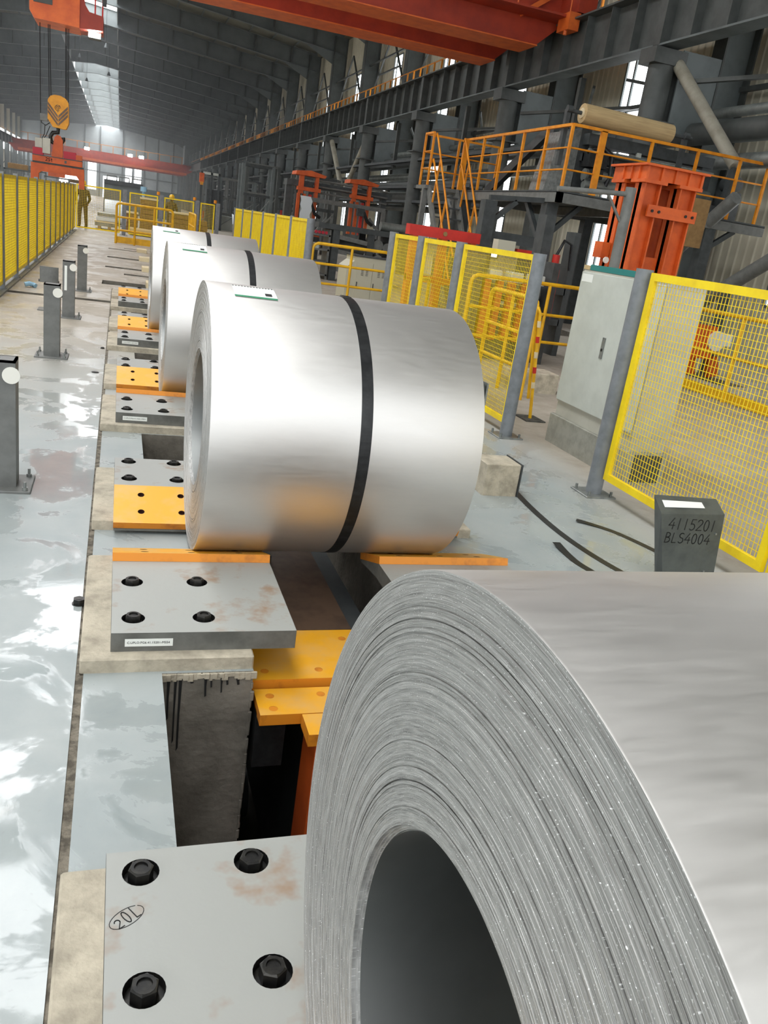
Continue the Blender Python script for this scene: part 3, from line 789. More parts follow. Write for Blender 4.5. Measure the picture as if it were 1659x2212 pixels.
saddle(4, True, False, 'bolted block of the empty cradle beyond the farthest coil, far half', 'concrete plinth of the empty cradle beyond the coils, far half')
saddle(1, False, True, 'right-hand orange-edged block before the nearest complete coil, half hidden by foreground coil', 'right-hand concrete plinth before the nearest complete coil')
saddle(1, True, True, 'right-hand block behind the nearest complete coil', 'right-hand concrete plinth peeking out under the nearest complete coil')
saddle(2, False, True, 'right-hand block before the middle coil', 'right-hand concrete plinth before the middle coil')
saddle(2, True, True, 'right-hand block behind the middle coil', 'right-hand concrete plinth behind the middle coil')
saddle(3, False, True, 'right-hand block before the farthest coil', 'right-hand concrete plinth before the farthest coil')
saddle(3, True, True, 'right-hand block behind the farthest coil', 'right-hand concrete plinth behind the farthest coil')
saddle(0, True, True, 'right-hand block hidden behind the foreground coil', 'right-hand concrete plinth behind the foreground coil')
# pencilled "20L" in an oval on the nearest block
m = MB()
PP = lambda u, v, d: (u, v, 0.1303 + d)
rot = lambda pts: [(0.062 + (u * .82 - v * .57), 1.43 + (u * .57 + v * .82)) for u, v in pts]
for ch, off in (('2', -.03), ('0', -.008), ('L', .014)):
    strokes(m, [rot([(off + x * .024, -.016 + y * (.034 if ch != '2' else .024)) for x, y in ln]) for ln in GL[ch]], PP, .0022, .0006)
strokes(m, [rot(arc(0, 0, .041, .022, 40, 390, 24))], PP, .0014, .0005)
m.build('pencil_mark', 'ink', S0)

# coil car standing in the pit between the two rows of blocks
t = thing('coil_car', (0.84, 3.2, -1.7), 'coil transfer car in the pit with yellow pads and a brown steel deck', 'coil car')
MB().box(0.80, 1.16, 2.5, 4.2, -1.45, -0.145).build('body', 'dark_grey', t)  # dark grey stands in for the lack of light in the pit
MB().box(0.735, 0.80, 2.42, 2.60, -1.4, -0.175).build('guide_post', 'gantry_orange', t)
MB().box(0.53, 1.045, 3.135, 4.35, -0.14, -0.10).build('deck_plate', 'brown_steel', t)
MB().box(0.545, 0.66, 2.60, 3.1, -0.40, -0.16).build('side_bracket', 'black_band', t)  # near black, shadow under the pads put into its colour
def flat_pad(x0, x1, y0, y1, z, th, holes):
    m = MB(); holed(m, x0, x1, y0, y1, holes, 0.017, 0.015, lambda u, v, d: (u, v, z - d), 16, 'orange_pad', 'dark_hole', 'dark_hole')
    m.use('orange_edge').box(x0, x1, y0, y1, z - th, z - .0005); return m.build('pad', None, t)
flat_pad(0.54, 1.16, 2.735, 3.13, -0.10, .045, [(.60, 2.80), (.82, 2.80), (1.05, 2.80), (.74, 3.05), (.98, 3.05)])
flat_pad(0.545, 1.16, 2.535, 2.71, -0.125, .045, [(.60, 2.66), (.80, 2.66), (.60, 2.575), (1.0, 2.66)])
flat_pad(0.70, 1.16, 2.40, 2.53, -0.125, .05, [(.79, 2.47), (.98, 2.47)])
for y in (2.7, 3.9): 
    for x in (0.74, 1.08): MB().tube((x - .05, y, -1.55), (x + .05, y, -1.55), .15, 18).build('wheel', 'dark_grey', t)
MB().box(0.74, 0.80, 3.86, 3.92, -0.10, -0.06).build('stop_block', 'dark_grey', t)
# ================================================================== floor furniture near the line
def bollard(x, y, h, label, plate=False):
    t = thing('bollard', (x, y, 0), label, 'bollard')
    w = .072
    MB().bevbox(x - .15, x + .15, y - .15, y + .15, 0, .014, .003).build('base_plate', 'grey_paint', t)
    m = MB(); m.prism([(x - w, y - w), (x + w, y - w), (x + w, y + w), (x - w, y + w), (x - w, y + w - .012), (x + w - .012, y + w - .012), (x + w - .012, y - w + .012), (x - w + .012, y - w + .012), (x - w + .012, y + w - .012), (x - w, y + w - .012)], 'z', .014, h)
    m.box(x - w, x + w, y - w, y + w, h - .012, h)
    m.build('post', 'grey_paint', t)
    MB().tube((x + .052, y - w - .008, h - .075), (x + .052, y - w - .0005, h - .075), .044, 22).build('reflector', 'white_disc', t)
    for a, b in ((-1, -1), (1, -1), (1, 1), (-1, 1)):
        bb = MB().tube((x + a * .12, y + b * .12, .014), (x + a * .12, y + b * .12, .03), .016, 6).build('anchor_bolt', 'galvanised', t)
        MB().tube((x + a * .12, y + b * .12, .03), (x + a * .12, y + b * .12, .06), .008, 8).build('thread', 'galvanised', bb)
    if plate:
        MB().box(x - w - .0015, x - w, y - .03, y + .03, h - .33, h - .05).build('name_plate', 'paper', t)
        MB().box(x - .05, x - .02, y - w - .002, y - w, h - .36, h - .06).build('name_plate', 'paper', t)
bollard(-0.56, 4.66, 0.70, 'grey square bollard with white disc at the left edge of the picture, nearest')
bollard(-0.585, 8.58, 0.69, 'grey square bollard with white disc, second from the camera')
bollard(-0.58, 11.33, 0.70, 'grey square bollard with narrow white plate, third from the camera', True)
bollard(-0.545, 14.47, 0.71, 'grey square bollard with white disc, farthest of the four')
t = thing('sensor_post', (-0.84, 11.8, 0), 'short grey post with a curved guard plate half hidden behind a bollard', 'post')
MB().box(-.90, -.78, 11.78, 11.88, .012, .42).build('post', 'grey_paint', t); MB().box(-.98, -.70, 11.68, 11.96, 0, .012).build('base_plate', 'grey_paint', t)
m = MB(); pts = [(-.84 + .12 * math.sin(R(a)), 11.78 - .05 - .03 * math.cos(R(a))) for a in range(-70, 71, 14)]
for dy in (0, .012): m.add([(x, y + dy, z) for x, y in pts for z in (.36, .56)], [(2 * i, 2 * i + 2, 2 * i + 3, 2 * i + 1) for i in range(len(pts) - 1)])
m.build('guard_plate', 'grey_paint', t); MB().box(-.97, -.72, 11.74, 11.78, .36, .39).build('bracket', 'dark_grey', t)

# marker boxes, the nearer one leaning and chiselled with numbers
t = thing('marker_box', (2.95, 3.38, 0), 'dark grey leaning marker box with chiselled 4115201 BLS4004 beside the right fence', 'marker box')
MB().add([(2.80, 3.30, 0), (3.108, 3.30, 0), (3.108, 3.38, 0), (2.805, 3.38, 0), (2.662, 3.30, .445), (3.055, 3.30, .453), (3.062, 3.40, .505), (2.668, 3.40, .515)],
         [(0, 1, 2, 3), (0, 1, 5, 4), (4, 5, 6, 7), (1, 2, 6, 5), (3, 0, 4, 7), (2, 3, 7, 6)]).build('housing', 'marker_grey', t)
m = MB(); P = lambda u, v, d: (u, 3.2995 - d, v)
write(m, '4115201', 2.725, .365, .06, P, .0045, .001, .72, -.03); write(m, 'BLS4004', 2.722, .29, .056, P, .0045, .001, .74, -.03)
m.build('lettering', 'ink', t)['kind'] = 'stuff'
MB().add([(2.70, 3.335, .4705), (2.95, 3.335, .4725), (2.95, 3.372, .492), (2.70, 3.372, .4965)], [(0, 1, 2, 3)]).build('white_label', 'paper', t)
for px, pz in ((3.03, .345), (3.02, .13)): MB().tube((px, 3.293, pz), (px, 3.30, pz), .006, 8).build('rivet', 'galvanised', t)
t = thing('marker_box', (2.54, 5.7, 0), 'dark grey marker box almost hidden behind the right end of the nearest complete coil', 'marker box')
MB().bevbox(2.42, 2.66, 5.6, 5.8, 0, .62, .01).build('housing', 'marker_grey', t); MB().box(2.66, 2.672, 5.59, 5.81, .05, .63).build('edge_trim', 'galvanised', t)
# concrete cube with steel corner
t = thing('concrete_cube', (2.53, 4.93, 0), 'small concrete cube with a steel edge on the floor right of the nearest complete coil', 'block')
MB().bevbox(2.40, 2.66, 4.82, 5.06, 0, .225, .006).build('cube', 'concrete', t); MB().box(2.66, 2.668, 4.81, 5.07, 0, .23).build('steel_edge', 'dark_grey', t)
# cut steel strapping on the floor
def strip(pts, w, label):
    P = [Vector(p) for p in pts]; out = []
    fine = []
    for i in range(len(P) - 1):
        for k in range(5):
            u = k / 5; p0 = P[max(i - 1, 0)]; p1 = P[i]; p2 = P[i + 1]; p3 = P[min(i + 2, len(P) - 1)]
            fine.append(0.5 * ((2 * p1) + (p2 - p0) * u + (2 * p0 - 5 * p1 + 4 * p2 - p3) * u * u + (3 * p1 - p0 - 3 * p2 + p3) * u ** 3))
    fine.append(P[-1]); m = MB(); vs_ = []
    for i, p in enumerate(fine):
        d = fine[min(i + 1, len(fine) - 1)] - fine[max(i - 1, 0)]; s = Vector((-d.y, d.x, 0)).normalized() * w / 2
        up = Vector((0, 0, .0015)); vs_ += [p + s, p - s, p - s + up, p + s + up]
    fs = []
    for i in range(len(fine) - 1):
        a = 4 * i; fs += [(a, a + 4, a + 5, a + 1), (a + 1, a + 5, a + 6, a + 2), (a + 2, a + 6, a + 7, a + 3), (a + 3, a + 7, a + 4, a)]
    fs += [(0, 1, 2, 3), (len(vs_) - 4, len(vs_) - 3, len(vs_) - 2, len(vs_) - 1)]
    m.add(vs_, fs); tag(m.build('strapping_strip', 'black_band'), label, 'strip')
strip([(2.72, 5.02, .001), (2.66, 4.55, .001), (2.64, 4.1, .001), (2.68, 3.70, .001), (2.78, 3.3, .001)], .05, 'longest black steel strip curving across the floor from the concrete cube')
strip([(2.875, 4.36, .012), (2.98, 4.28, .004), (3.07, 4.15, .001), (3.16, 3.86, .001), (3.19, 3.6, .001)], .05, 'black steel strip ending behind the dark marker box')
strip([(2.505, 3.95, .015), (2.50, 3.82, .004), (2.50, 3.68, .001), (2.54, 3.5, .001)], .05, 'shortest black steel strip end near the foreground coil')
# loose nut and bits on the floor
def hexnut(x, y, label, r=.024, h=.024):
    m = MB(); m.tube((x, y, 0), (x, y, .004), r * 1.15, 16); m.tube((x, y, .004), (x, y, h), r, 6); m.tube((x, y, h), (x, y, h + .001), r * .55, 10)
    tag(m.build('loose_nut', 'black_oxide'), label, 'nut')
hexnut(-0.108, 3.20, 'black hexagonal nut lying on the floor beside the chipped plinth')
hexnut(-0.17, 7.95, 'small black flat washer lying beside the middle coil plinth', .03, .008)
hexnut(-0.13, 9.25, 'loose black nut on the floor before the farthest coil plinth', .02, .015)
m = MB(); m.path([(-1.36, 14.12, .04), (-1.30, 14.14, .06), (-1.25, 14.2, .045), (-1.21, 14.17, .03)], .038, 7)
tag(m.build('crumpled_film', 'blue_film'), 'pale blue crumpled plastic wrapper near the left fence', 'wrapper')

# ---------------------------------------------------------------- yellow mesh fences
def panel_meshes(length, z0, z1, pitch_u, pitch_v, wire):
    fr = MB(); b = .05; t = .03
    fr.box(-t / 2, t / 2, 0, length, z1 - b, z1); fr.box(-t / 2, t / 2, 0, length, z0, z0 + b)
    fr.box(-t / 2, t / 2, 0, b, z0 + b, z1 - b); fr.box(-t / 2, t / 2, length - b, length, z0 + b, z1 - b)
    ms = MB(); u = b
    while u < length - b: ms.box(-wire / 2, wire / 2, u - wire / 2, u + wire / 2, z0 + .01, z1 - .01); u += pitch_u
    v = z0 + b
    while v < z1 - b: ms.box(-wire / 2 + .002, wire / 2 + .002, .01, length - .01, v - wire / 2, v + wire / 2); v += pitch_v
    return fr, ms
def fence_post(x, y, h, r, label, square=False, axis='y', group=None):
    t = thing('fence_post', (x, y, 0), label, 'fence post', group)
    if square: MB().box(x - r, x + r, y - r, y + r, .012, h).build('post', 'fence_grey', t)
    else:
        MB().tube((x, y, .012), (x, y, h), r, 20).build('post', 'fence_grey', t)
    q = r * 2.1
    MB().bevbox(x - q, x + q, y - q, y + q, 0, .012, .003).build('base_plate', 'galvanised', t)
    for a, b in ((-1, -1), (1, -1), (1, 1), (-1, 1)):
        MB().tube((x + a * q * .75, y + b * q * .75, .012), (x + a * q * .75, y + b * q * .75, .045), .01, 6).build('anchor_bolt', 'galvanised', t)
    return t
def fence_panel(x, y, length, z0, z1, label, pu=.031, pv=.04, wire=.0032, share=None, group=None, rot=False):
    t = thing('mesh_fence', (x, y, 0), label, 'mesh fence', group)
    if share is None:
        fr, ms = panel_meshes(length, z0, z1, pu, pv, wire)
        fr.build('frame', 'yellow', t, origin=(0, 0, 0)); o = t.children[-1]; o.location = (0, 0, 0)
        w = ms.build('wire_mesh', 'yellow', t, origin=(0, 0, 0)); w.location = (0, 0, 0); w['kind'] = 'stuff'
    else:
        for ch in share.children:
            c = ch.copy(); COL.objects.link(c); c.parent = t; c.location = (0, 0, 0)
    if rot: t.rotation_euler = (0, 0, R(-90))
    return t
# right-hand fence (x = 3.38), first a panel cut by the frame, a gap at the cabinet, then three panels
fence_post(3.365, 4.97, 1.60, .058, 'grey round fence post right of the control cabinet, nearest on the right')
fence_post(3.39, 6.56, 1.60, .058, 'grey round fence post left of the control cabinet')
fence_post(3.39, 8.34, 1.60, .058, 'grey fence post between the two nearer closely seen yellow panels')
fence_post(3.39, 9.57, 1.60, .058, 'grey fence post behind the top of the nearest complete coil')
fence_post(3.39, 10.70, 1.60, .058, 'grey fence post beside the beige control desk')
pr = fence_panel(3.38, 3.27, 1.62, 0.14, 1.585, 'big yellow wire mesh panel at the right edge of the picture')
fence_panel(3.40, 1.63, 1.60, 0.14, 1.585, 'yellow mesh panel beyond the right picture edge next to the marker box', share=pr)
fence_panel(3.40, 6.64, 1.62, 0.10, 1.585, 'yellow wire mesh panel left of the control cabinet, widest of three', share=None)
fence_panel(3.40, 8.42, 1.07, 0.10, 1.585, 'narrow yellow mesh panel in the middle of three by the red beam')
fence_panel(3.40, 9.65, 0.97, 0.10, 1.585, 'narrow yellow mesh panel next to the beige desk')
y = 15.9; k = 0; sh = None
while y < 27.2:
    fence_post(3.39, y, 1.62, .05 if k else .075, 'grey post of the far right yellow fence, %s from the camera' % ORD[k])
    if k < 6:
        p = fence_panel(3.39, y + .07, 1.72, 0.1, 1.60, 'yellow panel of the far right fence behind the coils, %s from the camera' % ORD[k], .031, .04, .005, sh)
        sh = sh or p
    y += 1.86; k += 1
# left-hand fence (x = -1.59)
sh = None
for k in range(13):
    y = 11.62 + 1.76 * k
    fence_post(-1.59, y, 1.63, .035, 'grey square post of the left yellow fence, %s from the camera' % ORD[k], True)
    p = fence_panel(-1.59, y + .05, 1.66, 0.1, 1.60, 'yellow mesh panel of the left fence, %s from the camera' % ORD[k], .031, .04, .005, sh)
    sh = sh or p
tag(MB().box(-1.66, -1.52, 11.5, 34.6, 0, .03).build('fence_sill', 'galvanised'), 'low metal strip along the foot of the left yellow fence', 'sill')
# cross fence at the end of the coil line
gp = fence_panel(-1.58, 35.0, 1.60, 0.08, 1.64, 'wide yellow mesh gate in front of the standing worker', .06, .06, .005, None, None, True)
for k, (x, w) in enumerate(((0.33, 1.06), (1.62, 1.14), (3.0, .56))):
    fence_panel(x, 35.0, w, 0.08, 1.62, 'yellow cross-fence panel in front of the cartons, %s' % ('left one', 'middle one', 'narrow right one')[k], .06, .06, .005, None, None, True)
for k, x in enumerate((0.16, 1.51, 2.88, 3.68)):
    fence_post(x, 35.0, 1.68, .075, 'grey post of the cross fence beyond the coils, %s from the left' % ('first', 'second', 'third', 'fourth')[k], True)
    if k: tag(MB().tube((x - .12, 34.95, 1.66), (x - .12, 34.95, 1.78), .06, 10).build('warning_lamp', 'rail_orange'), 'small orange lamp on top of the cross fence, %s' % ('left one', 'middle one', 'right one')[k - 1], 'lamp')

# ---------------------------------------------------------------- tube railings
def railing(name, a, b, h, zs, posts, material, label, r=.024, toe=0.0, z0=0.0, rounded=True, rx=None):
    A, B = Vector((a[0], a[1], z0)), Vector((b[0], b[1], z0)); d = (B - A)
    t = thing(name, A, label, 'railing')
    rx = rx or r
    up = Vector((0, 0, 1)); n = d.normalized()
    c = .09
    pts = [A + up * (h - c)] + [A + up * (h - c * math.cos(R(q))) + n * (c - c * math.cos(R(90 - q))) for q in ()]
    P = [A, A + up * (h - c), A + up * (h - .03) + n * .03, A + up * h + n * c, B + up * h - n * c, B + up * (h - .03) - n * .03, B + up * (h - c), B]
    MB().path(P, r, 10).build('top_rail', material, t)
    for z in zs: MB().tube(A + up * z, B + up * z, rx * .8, 8).build('mid_rail', material, t)
    for q in posts: MB().tube(A + d * q, A + d * q + up * (h - .01), r * .9, 8).build('rail_post', material, t)
    if toe: 
        s = Vector((-n.y, n.x, 0)) * .006
        MB().add([p + up * z for z in (0.02, toe) for p in (A + s, B + s, B - s, A - s)], [(0, 1, 2, 3), (4, 5, 6, 7), (0, 1, 5, 4), (1, 2, 6, 5), (2, 3, 7, 6), (3, 0, 4, 7)]).build('toe_board', material, t)
    return t
railing('safety_railing', (3.48, 15.9), (5.02, 15.9), 1.2, (.84, .48), (.5,), 'rail_yellow', 'yellow tube railing in front of the beige control desk', .03)
railing('safety_railing', (8.1, 10.6), (8.06, 4.0), 1.17, (.62,), (.18, .45, .72), 'rail_yellow', 'yellow floor railing with toe board seen through the big right mesh panel', .03, .16)
railing('safety_railing', (4.4, 8.35), (4.4, 9.6), 1.12, (.72, .34), (.5,), 'rail_yellow', 'yellow tube railing behind the widest of three right mesh panels', .028)
railing('safety_railing', (4.7, 11.0), (6.7, 11.0), 1.2, (.77, .375), (.62,), 'rail_yellow', 'yellow tube railing behind the control cabinet, toward the red machine', .028)
railing('safety_railing', (3.9, 11.2), (4.6, 12.4), 1.0, (.5,), (.5,), 'rail_yellow', 'short yellow railing behind the narrow mesh panels', .028)
railing('safety_railing', (-0.1, 29.2), (1.65, 29.2), 1.24, (.82, .42), (.33, .67), 'rail_yellow', 'yellow railing with toe board at the far end of the coil line', .04, .22)
railing('safety_railing', (2.4, 29.5), (2.5, 33.5), 1.2, (.8, .4), (.2, .4, .6, .8), 'rail_yellow', 'yellow railing running back to the cross fence behind the farthest coil', .035)
railing('safety_railing', (3.75, 30.0), (4.5, 33.5), 1.15, (.8, .4), (.2, .4, .6, .8), 'rail_yellow', 'yellow railing beside the plastic-wrapped goods near the far right fence', .035)

# ---------------------------------------------------------------- control cabinet
t = thing('control_cabinet', (3.96, 5.85, 0), 'tall pale grey control cabinet with teal top between the right fence posts', 'cabinet')
x0, x1, y0, y1 = 3.80, 4.13, 5.27, 6.50
MB().bevbox(x0 - .02, x1 + .02, y0 - .02, y1 + .03, 0, .26, .005).build('plinth', 'plinth_steel', t)
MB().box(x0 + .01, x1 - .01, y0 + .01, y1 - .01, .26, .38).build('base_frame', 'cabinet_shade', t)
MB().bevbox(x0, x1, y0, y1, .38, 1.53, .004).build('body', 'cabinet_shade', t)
MB().box(x0 - .004, x1 + .004, y0 - .004, y1 - .10, 1.53, 1.575).build('cap', 'teal', t)
MB().box(x0 - .004, x1, y1 - .10, y1, 1.53, 1.565).build('cap_end', 'kraft', t)
dr = MB().bevbox(x0 - .018, x0, y0 + .02, y1 - .01, .40, 1.51, .003).build('door', 'cabinet_grey', t)
MB().box(x0 - .026, x0 - .018, 5.90, 5.94, .86, 1.03).build('handle', 'galvanised', dr)
MB().tube((x0 - .03, 5.92, .93), (x0 - .02, 5.92, .93), .012, 10).build('keyhole', 'black_oxide', dr)
MB().box(x0 - .0195, x0 - .0185, 6.30, 6.47, 1.43, 1.495).build('name_plate', 'paper', dr)
MB().box(x0 + .05, x0 + .30, y0 - .026, y0 - .021, .02, .24).build('vent_panel', 'dark_grey', t)

for k, y in enumerate((16.3, 19.7, 22.75, 26.1)):
    tag(MB().bevbox(.50, .78, y - .22, y + .22, 0, .10, .01).build('support_block', 'cream'), 'low cream block at a dark floor slot beyond the coils, %s from the camera' % ORD[k], 'block')
# ================================================================== raised platform and process line on the right
def open_rail(mat_, t, A, B, z0, h, mids, posts, w=.045, endposts=True, skip=None):
    """square-section guard rail from A to B standing on height z0, parts of thing t"""
    A, B = Vector((*A, z0)), Vector((*B, z0)); d = B - A; up = Vector((0, 0, 1))
    MB().beam(A + up * h, B + up * h, w * 1.2, w).build('top_rail', mat_, t)
    for z in mids: MB().tube(A + up * z, B + up * z, .017, 8).build('mid_rail', mat_, t)
    ps = list(posts) + ([0, 1] if endposts else [])
    for q in ps:
        if skip is not None and abs(q - skip) < .01: continue
        MB().beam(A + d * q, A + d * q + up * h, w, w).build('rail_post', mat_, t)
t = thing('work_platform', (9.9, 17.0, 0), 'raised dark steel work platform carrying the orange railing and the kraft roll', 'platform')
MB().box(7.6, 12.3, 14.45, 19.7, 2.70, 2.74).build('deck', 'dark_grey', t)
for a, b in (((7.6, 14.5, 2.62), (12.3, 14.5, 2.62)), ((7.65, 14.45, 2.62), (7.65, 19.7, 2.62)), ((7.6, 19.65, 2.62), (12.3, 19.65, 2.62)), ((9.8, 14.5, 2.6), (9.8, 19.6, 2.6))):
    MB().beam(a, b, .10, .18).build('edge_beam', 'grey_paint', t)
for x, y in ((7.75, 15.0), (7.75, 19.3), (11.07, 14.6), (11.07, 19.3), (6.5, 15.0)):
    MB().box(x - .12, x + .12, y - .12, y + .12, 0, 2.55 if x > 7 else 2.4).build('leg', 'dark_grey', t)
for a, b in (((7.75, 15.0, 1.9), (8.4, 15.0, 2.55)), ((7.75, 16.0, 2.55), (7.75, 15.1, 1.75)), ((11.07, 14.6, 2.1), (11.7, 14.6, 2.55)), ((6.5, 15.0, 1.95), (7.05, 15.0, 2.45)), ((6.5, 15.0, 2.45), (7.6, 15.0, 2.55))):
    MB().beam(a, b, .09, .09).build('knee_brace', 'dark_grey', t)
MB().beam((6.5, 15, 1.78), (7.75, 15, 1.78), .12, .2).build('cross_beam', 'dark_grey', t)
t = thing('platform_railing', (9.9, 14.55, 2.74), 'orange guard railing around the raised platform with the kraft roll', 'railing')
open_rail('rail_orange', t, (7.69, 14.57), (12.1, 14.57), 2.74, 1.12, (.37, .74), (.385, .62, .845), .05)
MB().box(8.28, 8.40, 14.54, 14.60, 2.74, 3.85).build('wide_post', 'rail_orange', t)
open_rail('rail_orange', t, (7.69, 14.57), (7.69, 19.62), 2.74, 1.12, (.37, .74), (.19, .39, .59, .79), .05, True, 0)
open_rail('rail_orange', t, (6.8, 20.0), (8.7, 20.0), 2.74, 1.13, (.37, .74), (.45,), .045)
open_rail('rail_orange', t, (6.8, 19.45), (6.8, 20.0), 2.74, 1.13, (.37, .74), (), .045, True, 1)
MB().box(7.56, 7.68, 19.42, 19.50, 2.74, 3.87).build('wide_post', 'rail_orange', t)
t = thing('platform_stairs', (7.2, 18.6, 0), 'steep orange-railed stairs climbing to the left end of the raised platform', 'stairs')
MB().box(6.75, 7.66, 19.42, 20.1, 2.66, 2.74).build('landing', 'grey_paint', t)
for x in (6.85, 7.55):
    MB().beam((x, 19.45, 2.68), (x, 17.2, 0.02), .05, .2).build('stringer', 'grey_paint', t)
    for dz, nm in ((1.15, 'handrail'), (.6, 'mid_rail')):
        MB().path([(x, 19.45, 2.70 + dz - .06), (x, 19.40, 2.70 + dz), (x, 19.3, 2.60 + dz), (x, 17.25, .12 + dz)], .024, 8).build(nm, 'rail_orange', t)
    for q in (.15, .5, .85):
        y, z = 19.4 - q * 2.1, 2.62 - q * 2.5
        MB().beam((x, y, z), (x, y - .16, z + 1.05), .035, .035).build('rail_post', 'rail_orange', t)
for k in range(11):
    q = (k + .5) / 11; MB().box(6.86, 7.54, 19.4 - q * 2.2 - .1, 19.4 - q * 2.2 + .1, 2.64 - q * 2.62, 2.67 - q * 2.62).build('tread', 'dark_grey', t)
for x in (6.8, 7.6): MB().box(x - .06, x + .06, 19.5, 19.62, 0, 2.66).build('leg', 'grey_paint', t)
# kraft roll on its stand
t = thing('paper_roll', (9.0, 15.0, 3.98), 'long brown kraft paper roll lying across the top of the platform machine', 'paper roll')
MB().tube((8.05, 15.0, 4.14), (10.0, 15.0, 4.10), .17, 28).build('roll', 'kraft', t)
MB().tube((7.75, 15.0, 4.145), (10.5, 15.0, 4.095), .035, 10).build('shaft', 'dark_grey', t)
MB().tube((8.03, 15.0, 4.14), (8.05, 15.0, 4.14), .09, 16).build('core', 'cream', t)
# machine on the platform
t = thing('coating_machine', (9.8, 16.2, 2.74), 'dark grey machine frame with rollers behind the orange platform railing', 'machine')
MB().add([(7.82, 15.55, 2.76), (8.4, 15.55, 2.76), (8.4, 16.2, 2.76), (7.82, 16.2, 2.76), (8.0, 15.6, 3.86), (8.44, 15.6, 3.96), (8.44, 16.1, 3.96), (8.0, 16.1, 3.86)],
         [(0, 1, 2, 3), (4, 5, 6, 7), (0, 1, 5, 4), (1, 2, 6, 5), (2, 3, 7, 6), (3, 0, 4, 7)]).build('hood', 'galvanised', t)
MB().box(8.44, 8.66, 15.6, 16.2, 2.76, 4.0).build('side_frame', 'dark_grey', t); MB().box(11.2, 11.45, 15.4, 16.2, 2.76, 3.9).build('side_frame', 'dark_grey', t)
for y, z, w, h in ((15.5, 3.80, .25, .2), (15.6, 3.48, .3, .14), (15.9, 3.25, .3, .3)): MB().beam((8.5, y, z), (11.4, y, z), w, h).build('cross_beam', 'dark_grey', t)
for y, z, r in ((15.3, 3.15, .12), (15.3, 3.58, .05), (15.25, 2.98, .09)): MB().tube((8.5, y, z), (11.4, y, z), r, 16).build('roller', 'pipe_clad', t)
MB().box(8.5, 8.9, 15.2, 15.5, 3.30, 3.56).box(8.55, 8.8, 15.1, 15.4, 3.1, 3.26).build('drive_box', 'black_band', t)
MB().path([(8.55, 15.3, 3.62), (8.8, 15.25, 3.66), (8.98, 15.2, 3.55), (9.02, 15.2, 3.2), (8.95, 15.2, 3.0)], .05, 8).build('cable_chain', 'black_band', t)
MB().box(9.6, 9.7, 15.35, 15.4, 3.6, 3.72).build('switch_box', 'cabinet_grey', t)
MB().beam((10.6, 15.1, 2.9), (11.8, 15.1, 2.9), .2, .2).build('lower_beam', 'dark_grey', t)
MB().beam((8.1, 16.35, 3.9), (8.1, 18.95, 2.76), .12, .2).build('inclined_beam', 'dark_grey', t); MB().beam((8.1, 16.35, 3.95), (8.1, 16.0, 3.9), .12, .14).build('beam_head', 'dark_grey', t)
for x, z in ((7.75, 4.14), (10.35, 4.1)):
    MB().box(x - .04, x + .04, 14.95, 15.05, 3.2, z + .02).build('roll_support', 'dark_grey', t)
    MB().tube((x - .05, 14.95, z + .02), (x + .05, 14.95, z + .02), .06, 10).build('bearing', 'dark_grey', t)
MB().box(11.42, 11.58, 14.72, 14.88, 2.74, 3.72).build('strut_post', 'dark_grey', t)
MB().box(11.6, 11.9, 14.9, 15.3, 2.76, 3.3).tube((11.75, 14.9, 3.45), (11.75, 15.3, 3.45), .14, 14).build('motor', 'dark_grey', t)

# orange four-post frame behind the cabinet
t = thing('press_frame', (6.48, 9.8, 0), 'tall orange four-post machine frame with bolted cross plates behind the control cabinet', 'machine frame')
for x, y in ((6.23, 9.55), (6.75, 9.55), (6.23, 10.0), (6.75, 10.0)):
    m = MB(); m.box(x - .12, x + .12, y - .03, y + .03, 0, 2.62).box(x - .12, x - .10, y - .11, y + .11, 0, 2.62).box(x + .10, x + .12, y - .11, y + .11, 0, 2.62); m.build('column', 'gantry_orange', t)
    MB().box(x - .17, x + .17, y - .15, y + .15, 2.60, 2.64).build('head_plate', 'gantry_orange', t)
for y in (9.45, 10.1):
    MB().box(6.08, 6.90, y - .015, y + .015, 2.64, 2.79).build('top_beam', 'gantry_orange', t)
for x in (6.09, 6.89): MB().box(x - .015, x + .015, 9.4, 10.15, 2.64, 2.79).build('top_beam', 'gantry_orange', t)
MB().box(6.02, 6.96, 9.36, 10.18, 2.79, 2.815).build('top_plate', 'gantry_orange', t)
for y in (9.55, 9.72, 9.9): MB().box(6.05, 6.08, y - .01, y + .01, 2.64, 2.79).build('rib', 'gantry_orange', t)
for x in (6.3, 6.5, 6.7): MB().box(x - .01, x + .01, 9.40, 9.43, 2.64, 2.79).build('rib', 'gantry_orange', t)
cp = MB().box(6.20, 6.92, 9.40, 9.43, 2.22, 2.36).build('cross_plate', 'gantry_orange', t)
for x in (6.26, 6.36, 6.76, 6.86): MB().tube((x, 9.385, 2.29), (x, 9.40, 2.29), .018, 8).build('bolt', 'black_oxide', cp)
MB().box(6.15, 6.8, 9.6, 9.62, 1.2, 1.75).build('back_plate', 'gantry_orange', t)
MB().tube((6.5, 9.75, 1.6), (6.5, 9.75, 2.5), .035, 10).build('screw', 'pipe_clad', t)
MB().box(6.4, 6.45, 9.7, 9.75, 1.5, 2.3).build('guide', 'dark_grey', t)
MB().box(5.98, 6.10, 9.9, 10.1, 1.66, 1.86).build('valve_block', 'gantry_orange', t)
MB().tube((6.02, 9.82, 1.64), (6.02, 9.80, 1.64), .04, 14).build('gauge', 'white_disc', t)
